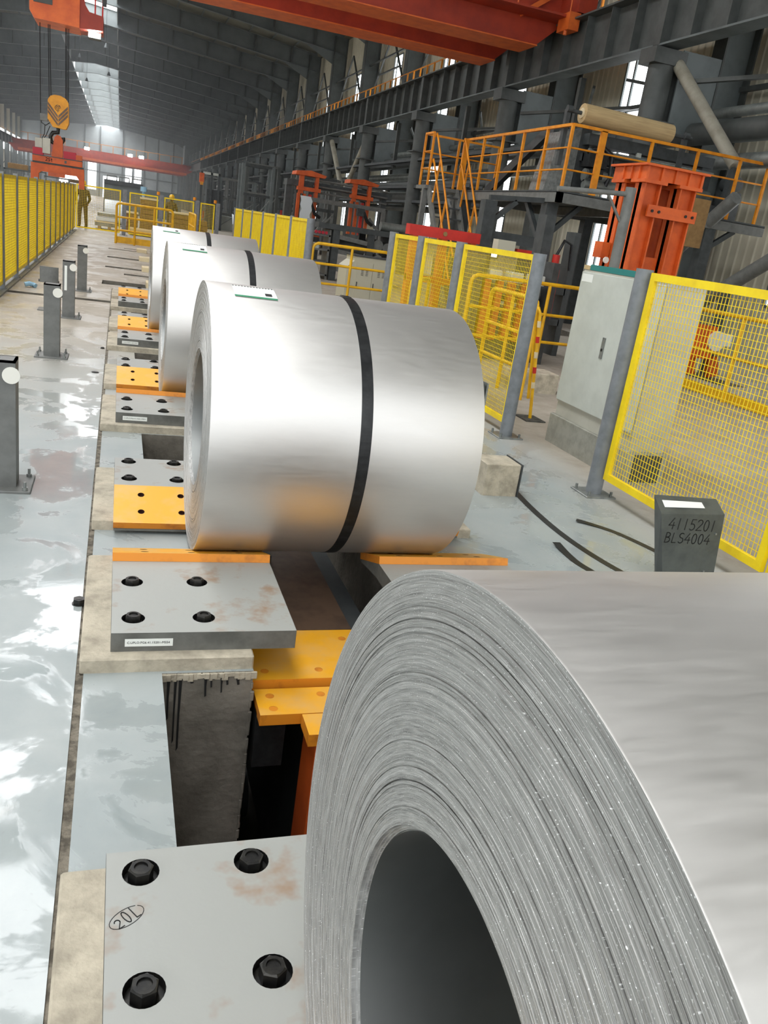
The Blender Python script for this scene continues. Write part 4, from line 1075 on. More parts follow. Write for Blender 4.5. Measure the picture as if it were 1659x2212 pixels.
# jib bracket
t = thing('jib_post', (5.44, 8.6, 0), 'grey pole with a horizontal pipe arm in front of the orange frame', 'post')
MB().tube((5.40, 8.6, 0), (5.40, 8.6, 2.43), .06, 14).build('pole', 'grey_paint', t); MB().tube((5.40, 8.6, 2.36), (4.50, 8.6, 2.29), .028, 10).build('arm', 'grey_paint', t)
MB().beam((5.36, 8.6, 2.05), (5.12, 8.6, 2.33), .025, .025).build('stay', 'grey_paint', t); MB().box(5.25, 5.55, 8.45, 8.75, 0, .015).build('base_plate', 'grey_paint', t)
tag(MB().bevbox(8.70, 9.02, 11.96, 12.04, 2.04, 2.78, .004).use('carton').box(8.72, 8.78, 12.04, 12.1, 0, 2.6).build('cardboard_sheet', 'kraft'), 'brown cardboard sheet hung beside the orange machine frame', 'cardboard')
# red beam behind the mesh panels, with white machine bits below
t = thing('red_beam', (4.95, 13.0, 0), 'bright red horizontal beam with a round plug behind the narrow mesh panels', 'beam')
MB().box(4.33, 5.55, 12.9, 13.1, 1.60, 1.76).build('beam', 'signal_red', t); MB().tube((4.93, 12.88, 1.68), (4.93, 12.9, 1.68), .035, 14).build('plug', 'carton', t)
for x in (4.45, 4.95, 5.45): MB().box(x - .05, x + .05, 12.92, 13.08, 0, 1.60).build('leg', 'gantry_orange', t)
MB().box(4.4, 5.5, 12.95, 13.05, .9, 1.0).build('rung', 'gantry_orange', t)
t = thing('strip_feeder', (5.6, 12.0, 0), 'low dark machine with orange guides and white boxes behind the widest mesh panel', 'machine')
MB().box(5.0, 6.1, 11.4, 12.25, .0, .75).build('base', 'dark_grey', t)
for x in (5.1, 5.3, 5.5, 5.7, 5.9): MB().box(x - .05, x + .05, 11.3, 11.4, .3, 1.15).build('guide', 'gantry_orange', t)
for x, z in ((5.2, 1.15), (5.55, 1.15), (5.9, 1.15)): MB().bevbox(x - .1, x + .1, 11.3, 11.55, z, z + .14, .01).build('white_box', 'cabinet_grey', t)
MB().tube((5.0, 11.7, 1.0), (6.1, 11.7, 1.0), .16, 18).build('roller', 'pipe_clad', t)
MB().box(4.9, 5.0, 11.3, 12.25, 0, 1.5).build('side_frame', 'dark_grey', t); MB().box(6.1, 6.2, 11.3, 12.25, 0, 1.5).build('side_frame', 'dark_grey', t)
t = thing('welding_unit', (6.75, 12.6, 0), 'dark upright machine with red and grey boxes under the platform', 'machine')
MB().box(6.45, 6.62, 12.5, 12.8, 0, 2.2).build('upright', 'dark_grey', t); MB().box(7.02, 7.12, 12.5, 12.8, 0, 2.0).build('upright', 'dark_grey', t)
MB().box(6.64, 6.78, 12.35, 12.5, .6, 1.40).build('cylinder_cover', 'signal_red', t); MB().tube((6.71, 12.42, 1.40), (6.71, 12.42, 1.62), .06, 10).build('cylinder', 'signal_red', t)
MB().box(5.6, 5.9, 12.3, 12.5, 1.55, 1.72).build('terminal_box', 'beige_desk', t); MB().box(5.95, 6.2, 12.3, 12.5, 1.5, 1.62).build('red_box', 'signal_red', t)
MB().path([(6.75, 12.5, 1.1), (6.72, 12.45, 1.6), (6.82, 12.45, 1.85), (6.96, 12.45, 1.8), (7.0, 12.45, 1.4)], .025, 7).build('hose', 'black_band', t)
MB().box(6.6, 7.04, 12.5, 12.8, 1.0, 1.12).build('rung', 'dark_grey', t); MB().box(6.6, 7.04, 12.5, 12.8, .5, .6).build('rung', 'dark_grey', t)
tag(MB().bevbox(4.55, 5.15, 8.85, 9.25, 0, .24, .01).build('kerb_block', 'concrete'), 'low concrete block on the floor behind the control cabinet', 'block')
t = thing('safety_barrier', (4.07, 7.35, 0), 'narrow leaning yellow hoop wrapped in red and white tape right behind the fence post', 'barrier')
MB().path([(4.035, 7.35, .012), (3.92, 7.35, 1.05), (3.90, 7.36, 1.1), (3.905, 7.39, 1.05), (4.01, 7.42, .2)], .017, 8).build('hoop', 'rail_yellow', t)
MB().box(3.93, 4.15, 7.22, 7.5, 0, .012).build('base_plate', 'rubble', t)
for k in range(5): MB().tube((4.0 - .0167 * k, 7.35, .32 + k * .15), (3.993 - .0167 * k, 7.35, .38 + k * .15), .0195, 8).build('tape_band', 'signal_red' if k % 2 else 'cream', t)
t = thing('orange_drive', (9.7, 12.0, 0), 'small orange pump unit with white wheel far behind the big right mesh panel', 'pump')
MB().box(9.42, 9.70, 11.85, 12.15, .3, .85).build('body', 'gantry_orange', t); MB().tube((9.72, 11.8, .62), (9.72, 11.9, .62), .17, 20).build('wheel', 'white_disc', t)
MB().box(9.75, 10.05, 11.85, 12.1, .55, .75).build('motor', 'white_disc', t)
for x in (9.45, 9.95): MB().beam((x, 12.0, 0), (x - .05 if x < 9.6 else x - .1, 12.0, .32), .1, .2).build('leg', 'gantry_orange', t)
MB().box(9.9, 10.0, 12.1, 12.3, 0, 1.5).build('cabinet_back', 'dark_grey', t)

# beige control desk
t = thing('control_desk', (4.95, 17.2, 0), 'beige control desk with two louvred doors behind the yellow railing', 'desk')
m = MB(); m.prism([(4.47, 0), (5.5, 0), (5.5, 1.02), (4.62, 1.02), (4.62, .93), (4.47, .80)], 'y', 17.0, 17.7); m.build('body', 'beige_desk', t)
MB().box(4.6, 5.52, 16.98, 17.7, 1.02, 1.04).build('top', 'dark_grey', t)
for x0, x1 in ((4.67, 5.02), (5.03, 5.36)):
    d = MB().box(x0, x1, 16.985, 17.0, .06, .92).build('door', 'beige_desk', t)
    for c in (0.11, 0.21):
        for k in range(5): MB().box(x0 + c, x0 + c + .05, 16.978, 16.985, .66 + k * .03, .672 + k * .03).build('louvre', 'grey_paint', d)
    MB().box(x0 + .03, x0 + .045, 16.97, 16.985, .40, .52).build('handle', 'dark_grey', d)
# dark roller rack behind the desk
t = thing('roller_rack', (6.6, 24.6, 0), 'dark steel rack holding grey tubes and rollers behind the desk', 'rack')
for x in (5.95, 7.0): 
    for y in (24.3, 25.3): MB().box(x - .1, x + .1, y - .08, y + .08, 0, 1.45).build('upright', 'dark_grey', t)
MB().box(5.4, 8.0, 24.2, 25.4, 1.42, 1.57).build('top_beam', 'dark_grey', t)
for z in (.25, .75, 1.15): MB().beam((5.95, 24.3, z + .1), (7.0, 24.3, z), .1, .12).build('shelf_beam', 'grey_paint', t)
for x, z, r in ((7.25, 1.15, .16), (7.55, 1.1, .15), (7.3, .75, .14), (7.62, .72, .13)): MB().tube((x, 24.3, z), (x, 26.2, z), r, 16).build('tube', 'grey_paint', t)
MB().tube((6.2, 24.9, 1.0), (7.0, 24.9, 1.0), .18, 16).build('roller', 'grey_paint', t)
MB().box(7.6, 7.75, 24.3, 25.3, 0, 1.45).build('end_frame', 'dark_grey', t)
tag(MB().tube((7.3, 24.5, 1.70), (8.6, 24.5, 1.70), .13, 18).build('pale_roller', 'pipe_clad'), 'pale roller lying on top of the dark rack beside the red beam', 'roller')
t = thing('tool_shelf', (5.0, 24.6, 0), 'grey shelf with small parts and red knobs left of the dark rack', 'shelf')
for z in (.1, .45, .8, 1.2): MB().box(4.7, 5.8, 24.3, 25.0, z, z + .05).build('shelf', 'grey_paint', t)
for x in (4.72, 5.78): MB().box(x - .03, x + .03, 24.3, 25.0, 0, 1.4).build('upright', 'grey_paint', t)
for k in range(4): MB().tube((5.35 + .1 * k, 24.28, 1.3), (5.35 + .1 * k, 24.24, 1.3), .045, 10).build('red_knob', 'magenta_red', t)
for k in range(3): MB().bevbox(4.85 + .25 * k, 5.02 + .25 * k, 24.4, 24.7, .85, 1.0, .01).build('parts_box', 'cabinet_grey', t)
# overhead frame with orange carriages
t = thing('transfer_gantry', (7.2, 30.2, 0), 'grey transfer gantry with two orange carriages behind the far right fence', 'gantry')
MB().box(5.4, 9.2, 29.9, 30.5, 2.62, 2.82).build('rail_beam', 'dark_grey', t)
for z in (2.5, 2.7, 2.9): MB().tube((6.3, 29.8, z), (9.0, 29.8, z - .02), .03, 8).build('pipe', 'grey_paint', t)
for x in (5.5, 5.85, 8.95): MB().box(x - .09, x + .09, 30.0, 30.3, 0, 2.62).build('upright', 'dark_grey', t)
MB().beam((5.95, 29.7, 2.25), (8.95, 29.7, 2.25), .1, .14).build('front_beam', 'grey_paint', t); MB().beam((6.05, 29.7, 2.2), (6.05, 29.7, 0), .14, .14).build('upright', 'grey_paint', t); MB().beam((8.9, 29.7, 2.25), (8.9, 29.7, 0), .16, .12).build('upright', 'grey_paint', t)
MB().beam((8.4, 29.7, 1.9), (8.9, 29.7, 1.4), .1, .1).build('knee_brace', 'grey_paint', t)
for cx in (6.15, 8.05):
    c = MB().prism([(cx - .52, 2.98), (cx + .5, 2.98), (cx + .55, 3.06), (cx, 3.16), (cx - .5, 3.1)], 'y', 29.6, 30.4).build('carriage', 'gantry_orange', t)
    MB().box(cx - .35, cx - .2, 29.7, 29.9, 2.4, 2.98).build('arm', 'gantry_orange', c); MB().box(cx + .2, cx + .32, 29.7, 29.9, 2.3, 2.98).build('arm', 'gantry_orange', c)
    MB().box(cx - .4, cx + .4, 29.65, 29.95, 2.5, 2.62).build('yoke', 'gantry_orange', c)
    for k in range(4): MB().box(cx - .38 + .2 * k, cx - .28 + .2 * k, 29.75, 29.9, 1.3, 2.4).build('guide', 'gantry_orange' if k != 2 else 'signal_red', c)
    MB().path([(cx + .1, 29.6, 2.1), (cx + .25, 29.55, 1.8), (cx + .45, 29.6, 1.7)], .06, 8).build('hose', 'black_band', c)
    MB().bevbox(cx - .15, cx + .12, 29.55, 29.7, 1.95, 2.2, .01).build('gripper_box', 'dark_grey', c)
t = thing('wrapped_pillar', (6.0, 28.6, 0), 'grey pillar loosely wrapped in shiny clear plastic film', 'pillar')
MB().box(5.72, 5.98, 28.5, 28.8, 0, 2.25).build('core', 'grey_paint', t)
m = MB(); 
for k in range(9):
    a = k / 8; 
vsx = [(5.66 + .03 * math.sin(3 * k) + j * .36 + .02 * math.cos(5 * k + j), 28.44 + .015 * math.sin(7 * k), 1.2 + 1.1 * k / 8) for k in range(9) for j in (0, 1)]
m.add(vsx, [(2 * k, 2 * k + 1, 2 * k + 3, 2 * k + 2) for k in range(8)]); m.add([(x, y + .02, z) for x, y, z in vsx], [(2 * k, 2 * k + 1, 2 * k + 3, 2 * k + 2) for k in range(8)])
m.build('film', 'plastic_film', t)
# rows of upright steel and racks filling the right aisle
rnd = random.Random(3)
for k in range(9):
    x = rnd.uniform(6.0, 10.0); y = 36 + 5.2 * k; h = rnd.uniform(2.2, 4.2); w = rnd.uniform(1.2, 2.6)
    t = thing('steel_rack', (x, y, 0), 'grey open steel frame in the right aisle, %s from the camera' % ORD[k], 'steel frame')
    for dx in (0, w):
        for dy in (0, 1.2): MB().box(x + dx - .08, x + dx + .08, y + dy - .08, y + dy + .08, 0, h).build('upright', ('steel_dark', 'grey_paint', 'steel_blue')[k % 3], t)
    for z in (h - .1, h * .6, h * .3):
        MB().box(x, x + w, y - .05, y + .05, z, z + .12).build('cross_beam', ('dark_grey', 'grey_paint')[k % 2], t)
        MB().box(x, x + w, y + 1.15, y + 1.25, z, z + .12).build('cross_beam', ('dark_grey', 'grey_paint')[k % 2], t)
    MB().beam((x, y, .2), (x + w, y, h * .6), .06, .06).build('diagonal', 'galvanised', t)
    MB().bevbox(x + .2, x + w * .7, y + .2, y + .9, 0, h * .28, .02).build('drive_box', ('dark_grey', 'gantry_orange', 'cabinet_grey')[k % 3], t)
    if k % 3 == 1: MB().box(x + w * .3, x + w * .36, y - .15, y - .05, h * .3, h * .6).build('cylinder', 'signal_red', t)
# ================================================================== cranes
t = thing('bridge_crane', (0, 24.0, 6.7), 'big red-orange bridge crane crossing the hall overhead in the foreground', 'crane')
for ya, yb in ((25.0, 25.8), (22.3, 23.1)):
    out = [(-16.3, 7.45), (-15.4, 6.7), (10.2, 6.7), (11.0, 7.40), (11.0, 8.0), (-16.3, 8.0)]
    MB().prism(out, 'y', ya, yb).build('box_girder', 'crane_red', t)
    MB().box(-15.4, 10.2, ya - .14, yb + .14, 6.67, 6.7).build('bottom_flange', 'crane_orange', t)
MB().box(10.75, 11.25, 21.3, 26.8, 7.42, 7.95).build('end_truck', 'crane_red', t)
for y in (21.6, 22.4, 25.7, 26.5): MB().tube((10.9, y, 7.58), (11.1, y, 7.58), .17, 16).build('wheel', 'dark_grey', t)
MB().box(10.2, 10.75, 21.5, 22.3, 7.3, 7.36).box(-15, 10.4, 21.4, 22.2, 7.28, 7.32).build('walkway', 'crane_red', t)
for z in (7.8, 8.3): MB().tube((-15, 21.42, z), (10.7, 21.42, z), .02, 6).build('handrail', 'crane_orange', t)
for k in range(18): MB().tube((10.6 - 1.45 * k, 21.42, 7.3), (10.6 - 1.45 * k, 21.42, 8.3), .02, 6).build('rail_post', 'crane_orange', t)
MB().box(10.55, 10.85, 21.3, 21.9, 7.0, 7.4).tube((10.6, 21.5, 7.05), (10.6, 21.5, 6.9), .05, 8).build('buffer', 'crane_orange', t)
MB().beam((9.6, 22.2, 7.3), (10.6, 22.2, 8.0), .12, .12).build('diagonal', 'crane_orange', t)
h = thing('hoist_housing', (-1.4, 24.4, 5.2), 'orange hoist housing with a dark window hanging at the top left', 'hoist')
m = MB(); m.prism([(-2.19, 5.35), (-2.08, 5.19), (-1.07, 5.17), (-1.07, 6.66), (-2.19, 6.66)], 'y', 23.9, 25.0); m.build('housing', 'crane_orange', h)
MB().box(-2.1, -1.68, 23.885, 23.9, 5.53, 5.75).build('window', 'steel_dark', h)
MB().prism([(-1.08, 5.17), (-0.53, 5.21), (-0.53, 5.52), (-.85, 5.56), (-.95, 5.7), (-1.0, 5.95), (-1.08, 6.0)], 'y', 23.95, 24.9).build('side_platform', 'crane_red', h)
for x in (-.55, -.72): MB().beam((x, 23.98, 5.5), (x, 23.98, 6.6), .035, .035).build('rail_post', 'signal_red', h)
MB().beam((-1.0, 23.98, 6.1), (-.55, 23.98, 6.0), .03, .03).build('handrail', 'galvanised', h)
MB().box(-.56, -.46, 23.95, 24.05, 5.75, 6.6).build('bracket', 'dark_grey', h)
lp = thing('floodlight', (-.73, 24.4, 5.1), 'lit white floodlight under the orange hoist housing', 'lamp')
MB().bevbox(-.88, -.58, 24.25, 24.6, 5.06, 5.19, .01).build('housing', 'dark_grey', lp)
MB().bevbox(-.87, -.59, 24.22, 24.25, 5.07, 5.18, .004).build('lens', 'lamp_glow', lp)
b = thing('hook_block', (-1.56, 24.4, 2.5), 'yellow hook block with dark chevrons hanging on black ropes at upper left', 'hook block')
m = MB(); m.prism([(-1.80, 3.5), (-1.74, 3.59), (-1.64, 3.63), (-1.50, 3.63), (-1.38, 3.58), (-1.315, 3.5), (-1.30, 3.02), (-1.36, 2.88), (-1.42, 2.87), (-1.68, 2.89), (-1.80, 3.06)], 'y', 24.25, 24.55); m.build('side_plate', 'hook_yellow', b)
m = MB()
for dz in (.0, .09, .18):
    zc_ = 3.09 + dz - .12
    m.prism([(-1.795, zc_ + .30), (-1.56, zc_ + .02), (-1.56, zc_ - .045), (-1.795, zc_ + .235)], 'y', 24.243, 24.25)
    m.prism([(-1.545, zc_ + .02), (-1.325, zc_ + .26), (-1.325, zc_ + .195), (-1.545, zc_ - .045)], 'y', 24.243, 24.25)
m.build('chevron', 'brown_steel', b)
m = MB(); P = lambda u, v, d: (u, 24.248 - d, v)
strokes(m, [arc(-1.56, 3.34, .065, .065, 0, 300, 18), arc(-1.56, 3.34, .03, .03, 0, 360, 10), [(-1.60, 3.40), (-1.58, 3.36)], [(-1.52, 3.40), (-1.54, 3.36)], [(-1.56, 3.28), (-1.56, 3.24)]], P, .012, .003)
m.build('emblem', 'brown_steel', b)
MB().path([(-1.56, 24.4, 2.88), (-1.56, 24.4, 2.78), (-1.68, 24.4, 2.76), (-1.745, 24.4, 2.66), (-1.72, 24.4, 2.54), (-1.6, 24.4, 2.49), (-1.48, 24.4, 2.53), (-1.43, 24.4, 2.62), (-1.44, 24.4, 2.68)], .05, 10).build('hook', 'black_oxide', b)
MB().box(-1.98, -1.80, 24.3, 24.5, 3.0, 3.16).build('cable_drum', 'grey_paint', b)
for k, (xt, xb, zb) in enumerate(((-2.0, -1.975, 3.05), (-1.81, -1.775, 3.5), (-1.775, -1.735, 3.6), (-1.41, -1.39, 3.58), (-1.38, -1.36, 3.56), (-1.34, -1.328, 3.5))):
    MB().tube((xt, 24.42, 5.2), (xb, 24.42, zb), .011, 6).build('rope', 'rope', b)
for pts in ([(-1.97, 24.38, 3.05), (-1.95, 24.38, 2.95), (-1.85, 24.38, 2.9), (-1.75, 24.38, 2.98)], [(-1.87, 24.38, 2.92), (-1.88, 24.38, 2.7), (-1.95, 24.38, 2.55), (-2.1, 24.38, 2.40)], [(-1.75, 24.38, 2.9), (-1.85, 24.38, 2.65), (-2.05, 24.38, 2.42)]):
    MB().path(pts, .01, 6).build('cable', 'rope', b)
g = thing('coil_lifter', (-1.55, 24.4, 1.3), 'orange coil lifting beam marked 25t hanging from the hook behind the left fence', 'lifting beam')
MB().prism([(-1.71, 2.17), (-1.44, 2.17), (-1.44, 2.6), (-1.50, 2.70), (-1.58, 2.72), (-1.64, 2.66), (-1.66, 2.55)], 'y', 24.33, 24.47).build('lug', 'lifter_orange', g)
MB().box(-2.155, -.965, 24.25, 24.55, 2.03, 2.17).build('upper_beam', 'lifter_orange', g)
MB().box(-2.155, -.965, 24.24, 24.56, 2.165, 2.185).build('top_plate', 'dark_grey', g); MB().box(-2.155, -.93, 24.28, 24.52, 1.985, 2.03).build('slide', 'dark_grey', g)
MB().prism([(-2.19, 1.99), (-.92, 1.99), (-.90, 1.5), (-1.03, 1.5), (-1.04, 1.72), (-1.10, 1.80), (-1.95, 1.80), (-2.01, 1.75), (-2.02, 1.5), (-2.2, 1.5)], 'y', 24.28, 24.52).build('lower_frame', 'lifter_orange', g)
MB().box(-1.75, -1.25, 24.27, 24.28, 1.83, 1.95).build('doubler', 'lifter_orange', g)
MB().box(-2.15, -1.9, 24.3, 24.5, 2.185, 2.35).build('drive_cover', 'magenta_red', g); MB().box(-1.42, -1.12, 24.3, 24.5, 2.185, 2.36).build('drive_cover', 'magenta_red', g)
MB().box(-1.12, -.97, 24.3, 24.5, 2.185, 2.31).build('end_box', 'lifter_orange', g)
MB().box(-1.915, -1.735, 24.26, 24.45, 2.24, 2.60).build('control_box', 'cabinet_shade', g); MB().box(-2.1, -1.93, 24.35, 24.5, 2.36, 2.58).build('control_box', 'cabinet_shade', g)
m = MB(); P = lambda u, v, d: (u, 24.249 - d, v)
write(m, '25t', -1.84, 2.065, .075, P, .014, .003, .8); m.build('lettering', 'ink', g)
MB().box(-1.39, -1.34, 24.24, 24.25, 2.07, 2.13).build('mark', 'steel_dark', g)
# distant cranes
for y, z, lab in ((150.0, 5.75, 'hazy red bridge crane far away at the end of the hall'),):
    t = thing('bridge_crane', (0, y, z), lab, 'crane')
    MB().prism([(-16.3, z + 1.0), (-15.4, z), (9.8, z), (11, z + 1.0), (11, z + 1.35), (-16.3, z + 1.35)], 'y', y, y + .8).build('box_girder', 'crane_red', t)
    MB().prism([(-16.3, z + .4), (-15.4, z - .55), (9.4, z - .55), (11, z + .4), (11, z + .5), (-16.3, z + .5)], 'y', y - 4, y - 3.2).build('box_girder', 'crane_red', t)
    MB().box(-15, 10, y - 4.2, y - 4.02, z - .35, z + .0).build('walkway', 'crane_orange', t)
    for k in range(14): MB().box(-14 + 1.8 * k, -13.9 + 1.8 * k, y - .1, y, z + 1.35, z + 2.4).build('rail_post', 'rail_orange', t)
    MB().box(-15, 10.5, y - .1, y, z + 2.35, z + 2.43).build('handrail', 'rail_orange', t)
    for k, x in enumerate((-5.5, .9, 2.6)): MB().box(x, x + .7, y - 4.3, y - 4.2, z + 1.1, z + 1.5).build('floodlight', 'lamp_glow', t)
    MB().box(9.6, 10.4, y - 3, y + 1, z + 1.4, z + 4.2).build('cabin', 'steel_blue', t)
# ================================================================== goods and people beyond the cross fence
def carton_stack(x, y, w, d, h, n, label, lid=True):
    t = thing('carton_stack', (x, y, 0), label, 'cartons')
    MB().box(x - w / 2, x + w / 2, y - d / 2, y + d / 2, 0, .1).build('pallet', 'wood', t)
    for k in range(n):
        z0 = .1 + (h - .1) * k / n; z1 = .1 + (h - .1) * (k + 1) / n - .012; j = .01 * ((k * 7) % 3 - 1)
        MB().bevbox(x - w / 2 + .02 + j, x + w / 2 - .02 + j, y - d / 2 + .02, y + d / 2 - .02, z0, z1, .004).build('layer', 'carton', t)
    if lid: MB().box(x - w / 2, x + w / 2, y - d / 2, y + d / 2, h, h + .07).build('lid', 'cream', t)
carton_stack(1.15, 38.0, .72, .9, 1.42, 7, 'tallest stack of brown cartons with a cream lid behind the cross fence')
carton_stack(2.5, 38.0, 1.0, 1.0, 1.03, 5, 'lower wide stack of brown cartons behind the middle cross-fence panel')
carton_stack(0.5, 38.4, .5, .8, .78, 4, 'small stack of cartons under a cream sheet left of the tallest stack')
carton_stack(3.35, 38.2, .5, .9, .9, 4, 'carton stack behind the narrow right cross-fence panel', False)
tag(MB().tube((.4, 36.3, .16), (1.5, 36.3, .14), .15, 16).build('kraft_roll', 'kraft'), 'brown paper roll on the floor behind the far railing', 'paper roll')
t = thing('banded_sheets', (-.5, 38.6, 0), 'low bundles of pale sheet goods on timber beside the standing worker', 'sheet bundle')
for k, z in enumerate((.12, .34, .52)): MB().bevbox(-.98 + .05 * k, -.12, 38.1, 39.1, z, z + .14, .02).build('bundle', 'pipe_clad' if k != 1 else 'plastic_film', t)
for x in (-.8, -.4): MB().box(x - .06, x + .06, 38.1, 39.1, 0, .12).build('timber', 'wood', t)
MB().bevbox(-1.0, -.1, 38.1, 39.1, .26, .32, .01).build('board', 'cream', t)
t = thing('wrapped_coil', (-.3, 44, 0), 'small coil wrapped in silvery film beyond the gate', 'coil')
MB().lathe_x([(-.7, .3), (-.7, .55), (.1, .55), (.1, .3), (-.7, .3)], 44.0, .6, 24).build('body', 'plastic_film', t)
MB().box(-.6, 0, 43.6, 44.4, 0, .1).build('pallet', 'wood', t)
t = thing('packing_line', (1.0, 70, 0), 'low grey packing machine with arched hoops in front of the far end wall', 'machine')
MB().box(-1.2, 4.5, 69.5, 71, 0, 2.0).build('body', 'steel_blue', t); MB().box(-1.2, 1.6, 69.4, 71, 2.0, 2.3).build('cover', 'dark_grey', t)
for k in range(3): MB().path([(-1.0 + .9 * k, 69.6, 2.3), (-1.0 + .9 * k, 69.6, 2.6), (-.3 + .9 * k, 69.6, 2.6), (-.3 + .9 * k, 69.6, 2.3)], .05, 6).build('hoop', 'grey_paint', t)
tag(MB().tube((1.2, 50, 0), (1.2, 50, 1.75), .08, 8).tube((1.2, 50, 1.75), (1.2, 50, 2.0), .17, 12).build('blue_beacon', 'blue_film'), 'small blue beacon on a thin post above the cartons', 'beacon')
t = thing('dark_cabin', (6.0, 60, 0), 'dark mast with a tall black cabinet and yellow hoist in the right distance', 'cabinet')
MB().box(5.5, 6.6, 60, 61, 0, 2.55).build('cabinet', 'dark_grey', t)
for x in (5.1, 5.75, 6.25): MB().box(x - .07, x + .07, 59.8, 60, 0, 3.6).build('mast', 'dark_grey', t)
MB().box(4.95, 5.25, 59.7, 60.0, 2.9, 3.5).build('hoist', 'gantry_orange', t); MB().box(5.0, 5.2, 59.65, 59.7, 2.75, 2.95).build('hook', 'hook_yellow', t)
MB().box(5.1, 6.3, 59.8, 60, 3.45, 3.6).build('arm', 'cabinet_grey', t)
t = thing('wrapped_goods', (5.0, 35.0, 0), 'untidy goods under clear plastic sheet beside the far right fence', 'goods')
MB().bevbox(4.4, 5.7, 34.6, 35.8, 0, 1.1, .05).build('crate', 'carton', t)
m = MB(); gx = [[(4.35 + 1.4 * i / 6, 34.5 + 1.4 * j / 6, 1.15 + .22 * math.sin(2.1 * i + 1.3 * j) * math.cos(1.1 * i * j)) for j in range(7)] for i in range(7)]
m.add([p for r_ in gx for p in r_], [(7 * i + j, 7 * i + j + 1, 7 * i + j + 8, 7 * i + j + 7) for i in range(6) for j in range(6)]); m.build('plastic_sheet', 'plastic_film', t)

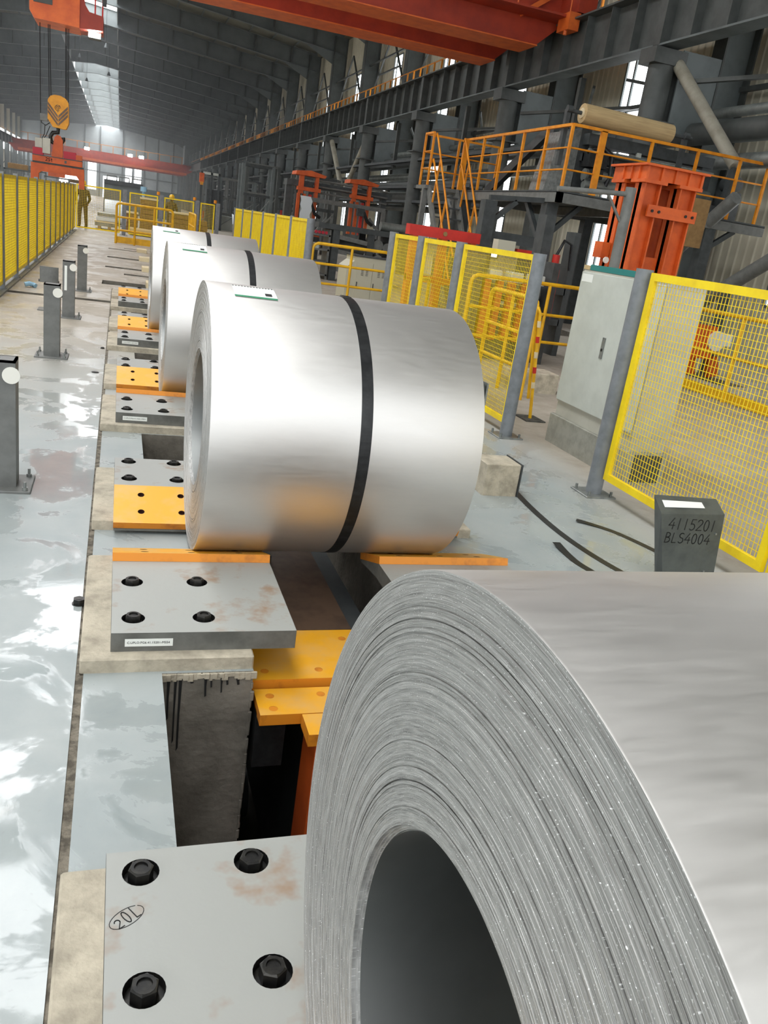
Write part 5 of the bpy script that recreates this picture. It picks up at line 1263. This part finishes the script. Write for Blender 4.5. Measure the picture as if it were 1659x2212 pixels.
def person(x, y, h, label, face=0.0, cut=False):
    """standing worker seen from behind: one skinned body, head with helmet"""
    t = thing('person', (x, y, 0), label, 'person')
    k = h / 1.75
    J = {'pel': (0, 0, .95), 'sp': (0, -.01, 1.15), 'ch': (0, -.02, 1.36), 'nk': (0, -.01, 1.49), 'hd': (0, .02, 1.58),
         'hl': (-.10, 0, .90), 'kl': (-.115, .02, .50), 'al': (-.12, -.02, .09), 'tl': (-.13, .13, .035), 'hr': (.10, 0, .90), 'kr': (.125, .01, .50), 'ar': (.15, -.01, .09), 'tr': (.17, .14, .035),
         'sl': (-.19, -.01, 1.40), 'el': (-.26, .03, 1.13), 'wl': (-.20, .17, .98), 'sr': (.19, -.01, 1.40), 'er': (.27, .02, 1.12), 'wr': (.22, .17, .96)}
    E_ = [('pel', 'sp'), ('sp', 'ch'), ('ch', 'nk'), ('nk', 'hd'), ('pel', 'hl'), ('hl', 'kl'), ('kl', 'al'), ('al', 'tl'), ('pel', 'hr'), ('hr', 'kr'), ('kr', 'ar'), ('ar', 'tr'), ('ch', 'sl'), ('sl', 'el'), ('el', 'wl'), ('ch', 'sr'), ('sr', 'er'), ('er', 'wr')]
    Rd = {'pel': (.155, .13), 'sp': (.145, .115), 'ch': (.18, .13), 'nk': (.06, .06), 'hd': (.07, .075), 'hl': (.10, .105), 'kl': (.078, .08), 'al': (.062, .065), 'tl': (.045, .035), 'sl': (.075, .075), 'el': (.058, .058), 'wl': (.042, .042)}
    for a, b in (('hr', 'hl'), ('kr', 'kl'), ('ar', 'al'), ('tr', 'tl'), ('sr', 'sl'), ('er', 'el'), ('wr', 'wl')): Rd[a] = Rd[b]
    ks = list(J); me = bpy.data.meshes.new('body')
    me.from_pydata([tuple(c * k for c in J[q]) for q in ks], [(ks.index(a), ks.index(b)) for a, b in E_], [])
    o = bpy.data.objects.new('body', me); COL.objects.link(o)
    sk = o.modifiers.new('skin', 'SKIN'); sk.use_smooth_shade = True
    for i, q in enumerate(ks):
        me.skin_vertices[0].data[i].radius = (Rd[q][0] * k, Rd[q][1] * k); me.skin_vertices[0].data[i].use_root = (q == 'pel')
    o.modifiers.new('sub', 'SUBSURF').levels = 2
    dg = bpy.context.evaluated_depsgraph_get(); m2 = bpy.data.meshes.new_from_object(o.evaluated_get(dg)); bpy.data.objects.remove(o)
    m2.materials.clear(); m2.materials.append(MATS['cloth'])
    ob = bpy.data.objects.new('body', m2); COL.objects.link(ob); ob.parent = t
    bm = bmesh.new(); bmesh.ops.create_icosphere(bm, subdivisions=3, radius=.105 * k)
    for v in bm.verts:
        v.co.z *= 1.15
        if v.co.y > .06 * k and abs(v.co.x) < .02 * k and -.03 * k < v.co.z < .02 * k: v.co.y += .018 * k
        v.co += Vector((0, .02 * k, 1.64 * k))
    me = bpy.data.meshes.new('head'); bm.to_mesh(me); bm.free(); me.materials.append(MATS['skin'])
    hd = bpy.data.objects.new('head', me); COL.objects.link(hd); hd.parent = t
    for sx in (-1, 1):
        L = t.location
        MB().tube((L.x + sx * .10 * k, L.y + .015 * k, L.z + 1.62 * k), (L.x + sx * .115 * k, L.y + .015 * k, L.z + 1.62 * k), .028 * k, 10).build('ear', 'skin', hd)
    m = MB(); n = 18; L = t.location; vs_ = []; prof = [(.135, 1.675), (.125, 1.68), (.122, 1.72), (.105, 1.775), (.065, 1.81), (.01, 1.825)]
    for r_, z in prof:
        for q in range(n): vs_.append((L.x + r_ * k * math.cos(2 * math.pi * q / n), L.y + .02 * k + r_ * k * 1.12 * math.sin(2 * math.pi * q / n), L.z + z * k))
    m.add(vs_, [(i * n + q, i * n + (q + 1) % n, (i + 1) * n + (q + 1) % n, (i + 1) * n + q) for i in range(len(prof) - 1) for q in range(n)], True); m.build('helmet', 'helmet', t)
    MB().tube((L.x - .02, L.y - .105 * k, L.z + 1.60 * k), (L.x + .02, L.y - .105 * k, L.z + 1.60 * k), .05 * k, 10).build('hair', 'black_band', t)
    for sx in (-1, 1):
        base = Vector((L.x + sx * .21 * k, L.y + .18 * k, L.z + .95 * k)); hm = MB()
        hm.path([base + Vector((0, -.02, .02)), base + Vector((0, .03, -.02)), base + Vector((0, .06, -.04))], .034 * k, 8)
        for f in range(4): hm.path([base + Vector((-.03 + .02 * f, .05, -.03)), base + Vector((-.03 + .02 * f, .09, -.06)), base + Vector((-.028 + .019 * f, .09, -.10 + .006 * abs(f - 1.5)))], .009 * k, 6)
        hm.path([base + Vector((-sx * .03, .03, -.01)), base + Vector((-sx * .055, .06, -.03)), base + Vector((-sx * .05, .085, -.05))], .010 * k, 6)
        hm.build('hand', 'skin', t)
        MB().bevbox(L.x + sx * .14 * k - .05, L.x + sx * .14 * k + .055, L.y - .08, L.y + .2, L.z, L.z + .09, .02).build('shoe', 'black_band', t)
    t.rotation_euler = (0, 0, face)
person(-1.42, 37.0, 1.74, 'worker in brown overalls and yellow helmet standing behind the mesh gate', .15)
person(2.25, 41.5, 1.72, 'worker in brown clothes half hidden behind the lower carton stack', -.4)
# left side beyond the fence: machinery silhouettes
rnd = random.Random(11)
for k in range(6):
    x = -4.2 - rnd.uniform(0, 5); y = 40 + 9 * k; h = rnd.uniform(1.4, 2.4)
    t = thing('storage_rack', (x, y, 0), 'grey storage frame on the far left behind the fence, %s from the camera' % ORD[k], 'rack')
    for dx in (0, 1.6): MB().box(x + dx - .06, x + dx + .06, y, y + .12, 0, h).build('upright', 'steel_blue', t)
    for z in (h - .1, h * .5): MB().box(x, x + 1.6, y, y + .8, z, z + .08).build('shelf', 'steel_dark', t)
    MB().bevbox(x + .2, x + 1.3, y + .1, y + .7, h, h + .3, .02).build('load', ('gantry_orange', 'grey_paint', 'carton')[k % 3], t)
hz = bpy.data.materials.new('haze'); hz.use_nodes = True
nt = hz.node_tree; nt.nodes.clear(); o_ = nt.nodes.new('ShaderNodeOutputMaterial'); v_ = nt.nodes.new('ShaderNodeVolumeScatter')
v_.inputs['Density'].default_value = 0.0034; v_.inputs['Color'].default_value = (0.92, 0.96, 1.0, 1); v_.inputs['Anisotropy'].default_value = 0.3
nt.links.new(v_.outputs[0], o_.inputs['Volume']); MATS['haze'] = hz
tag(MB().box(-16, 10.5, 45, 185.5, 0.3, 11.4).build('dust_haze', 'haze'), 'thin dusty haze hanging in the far half of the hall', 'haze', None, 'stuff')
bpy.context.view_layer.update()
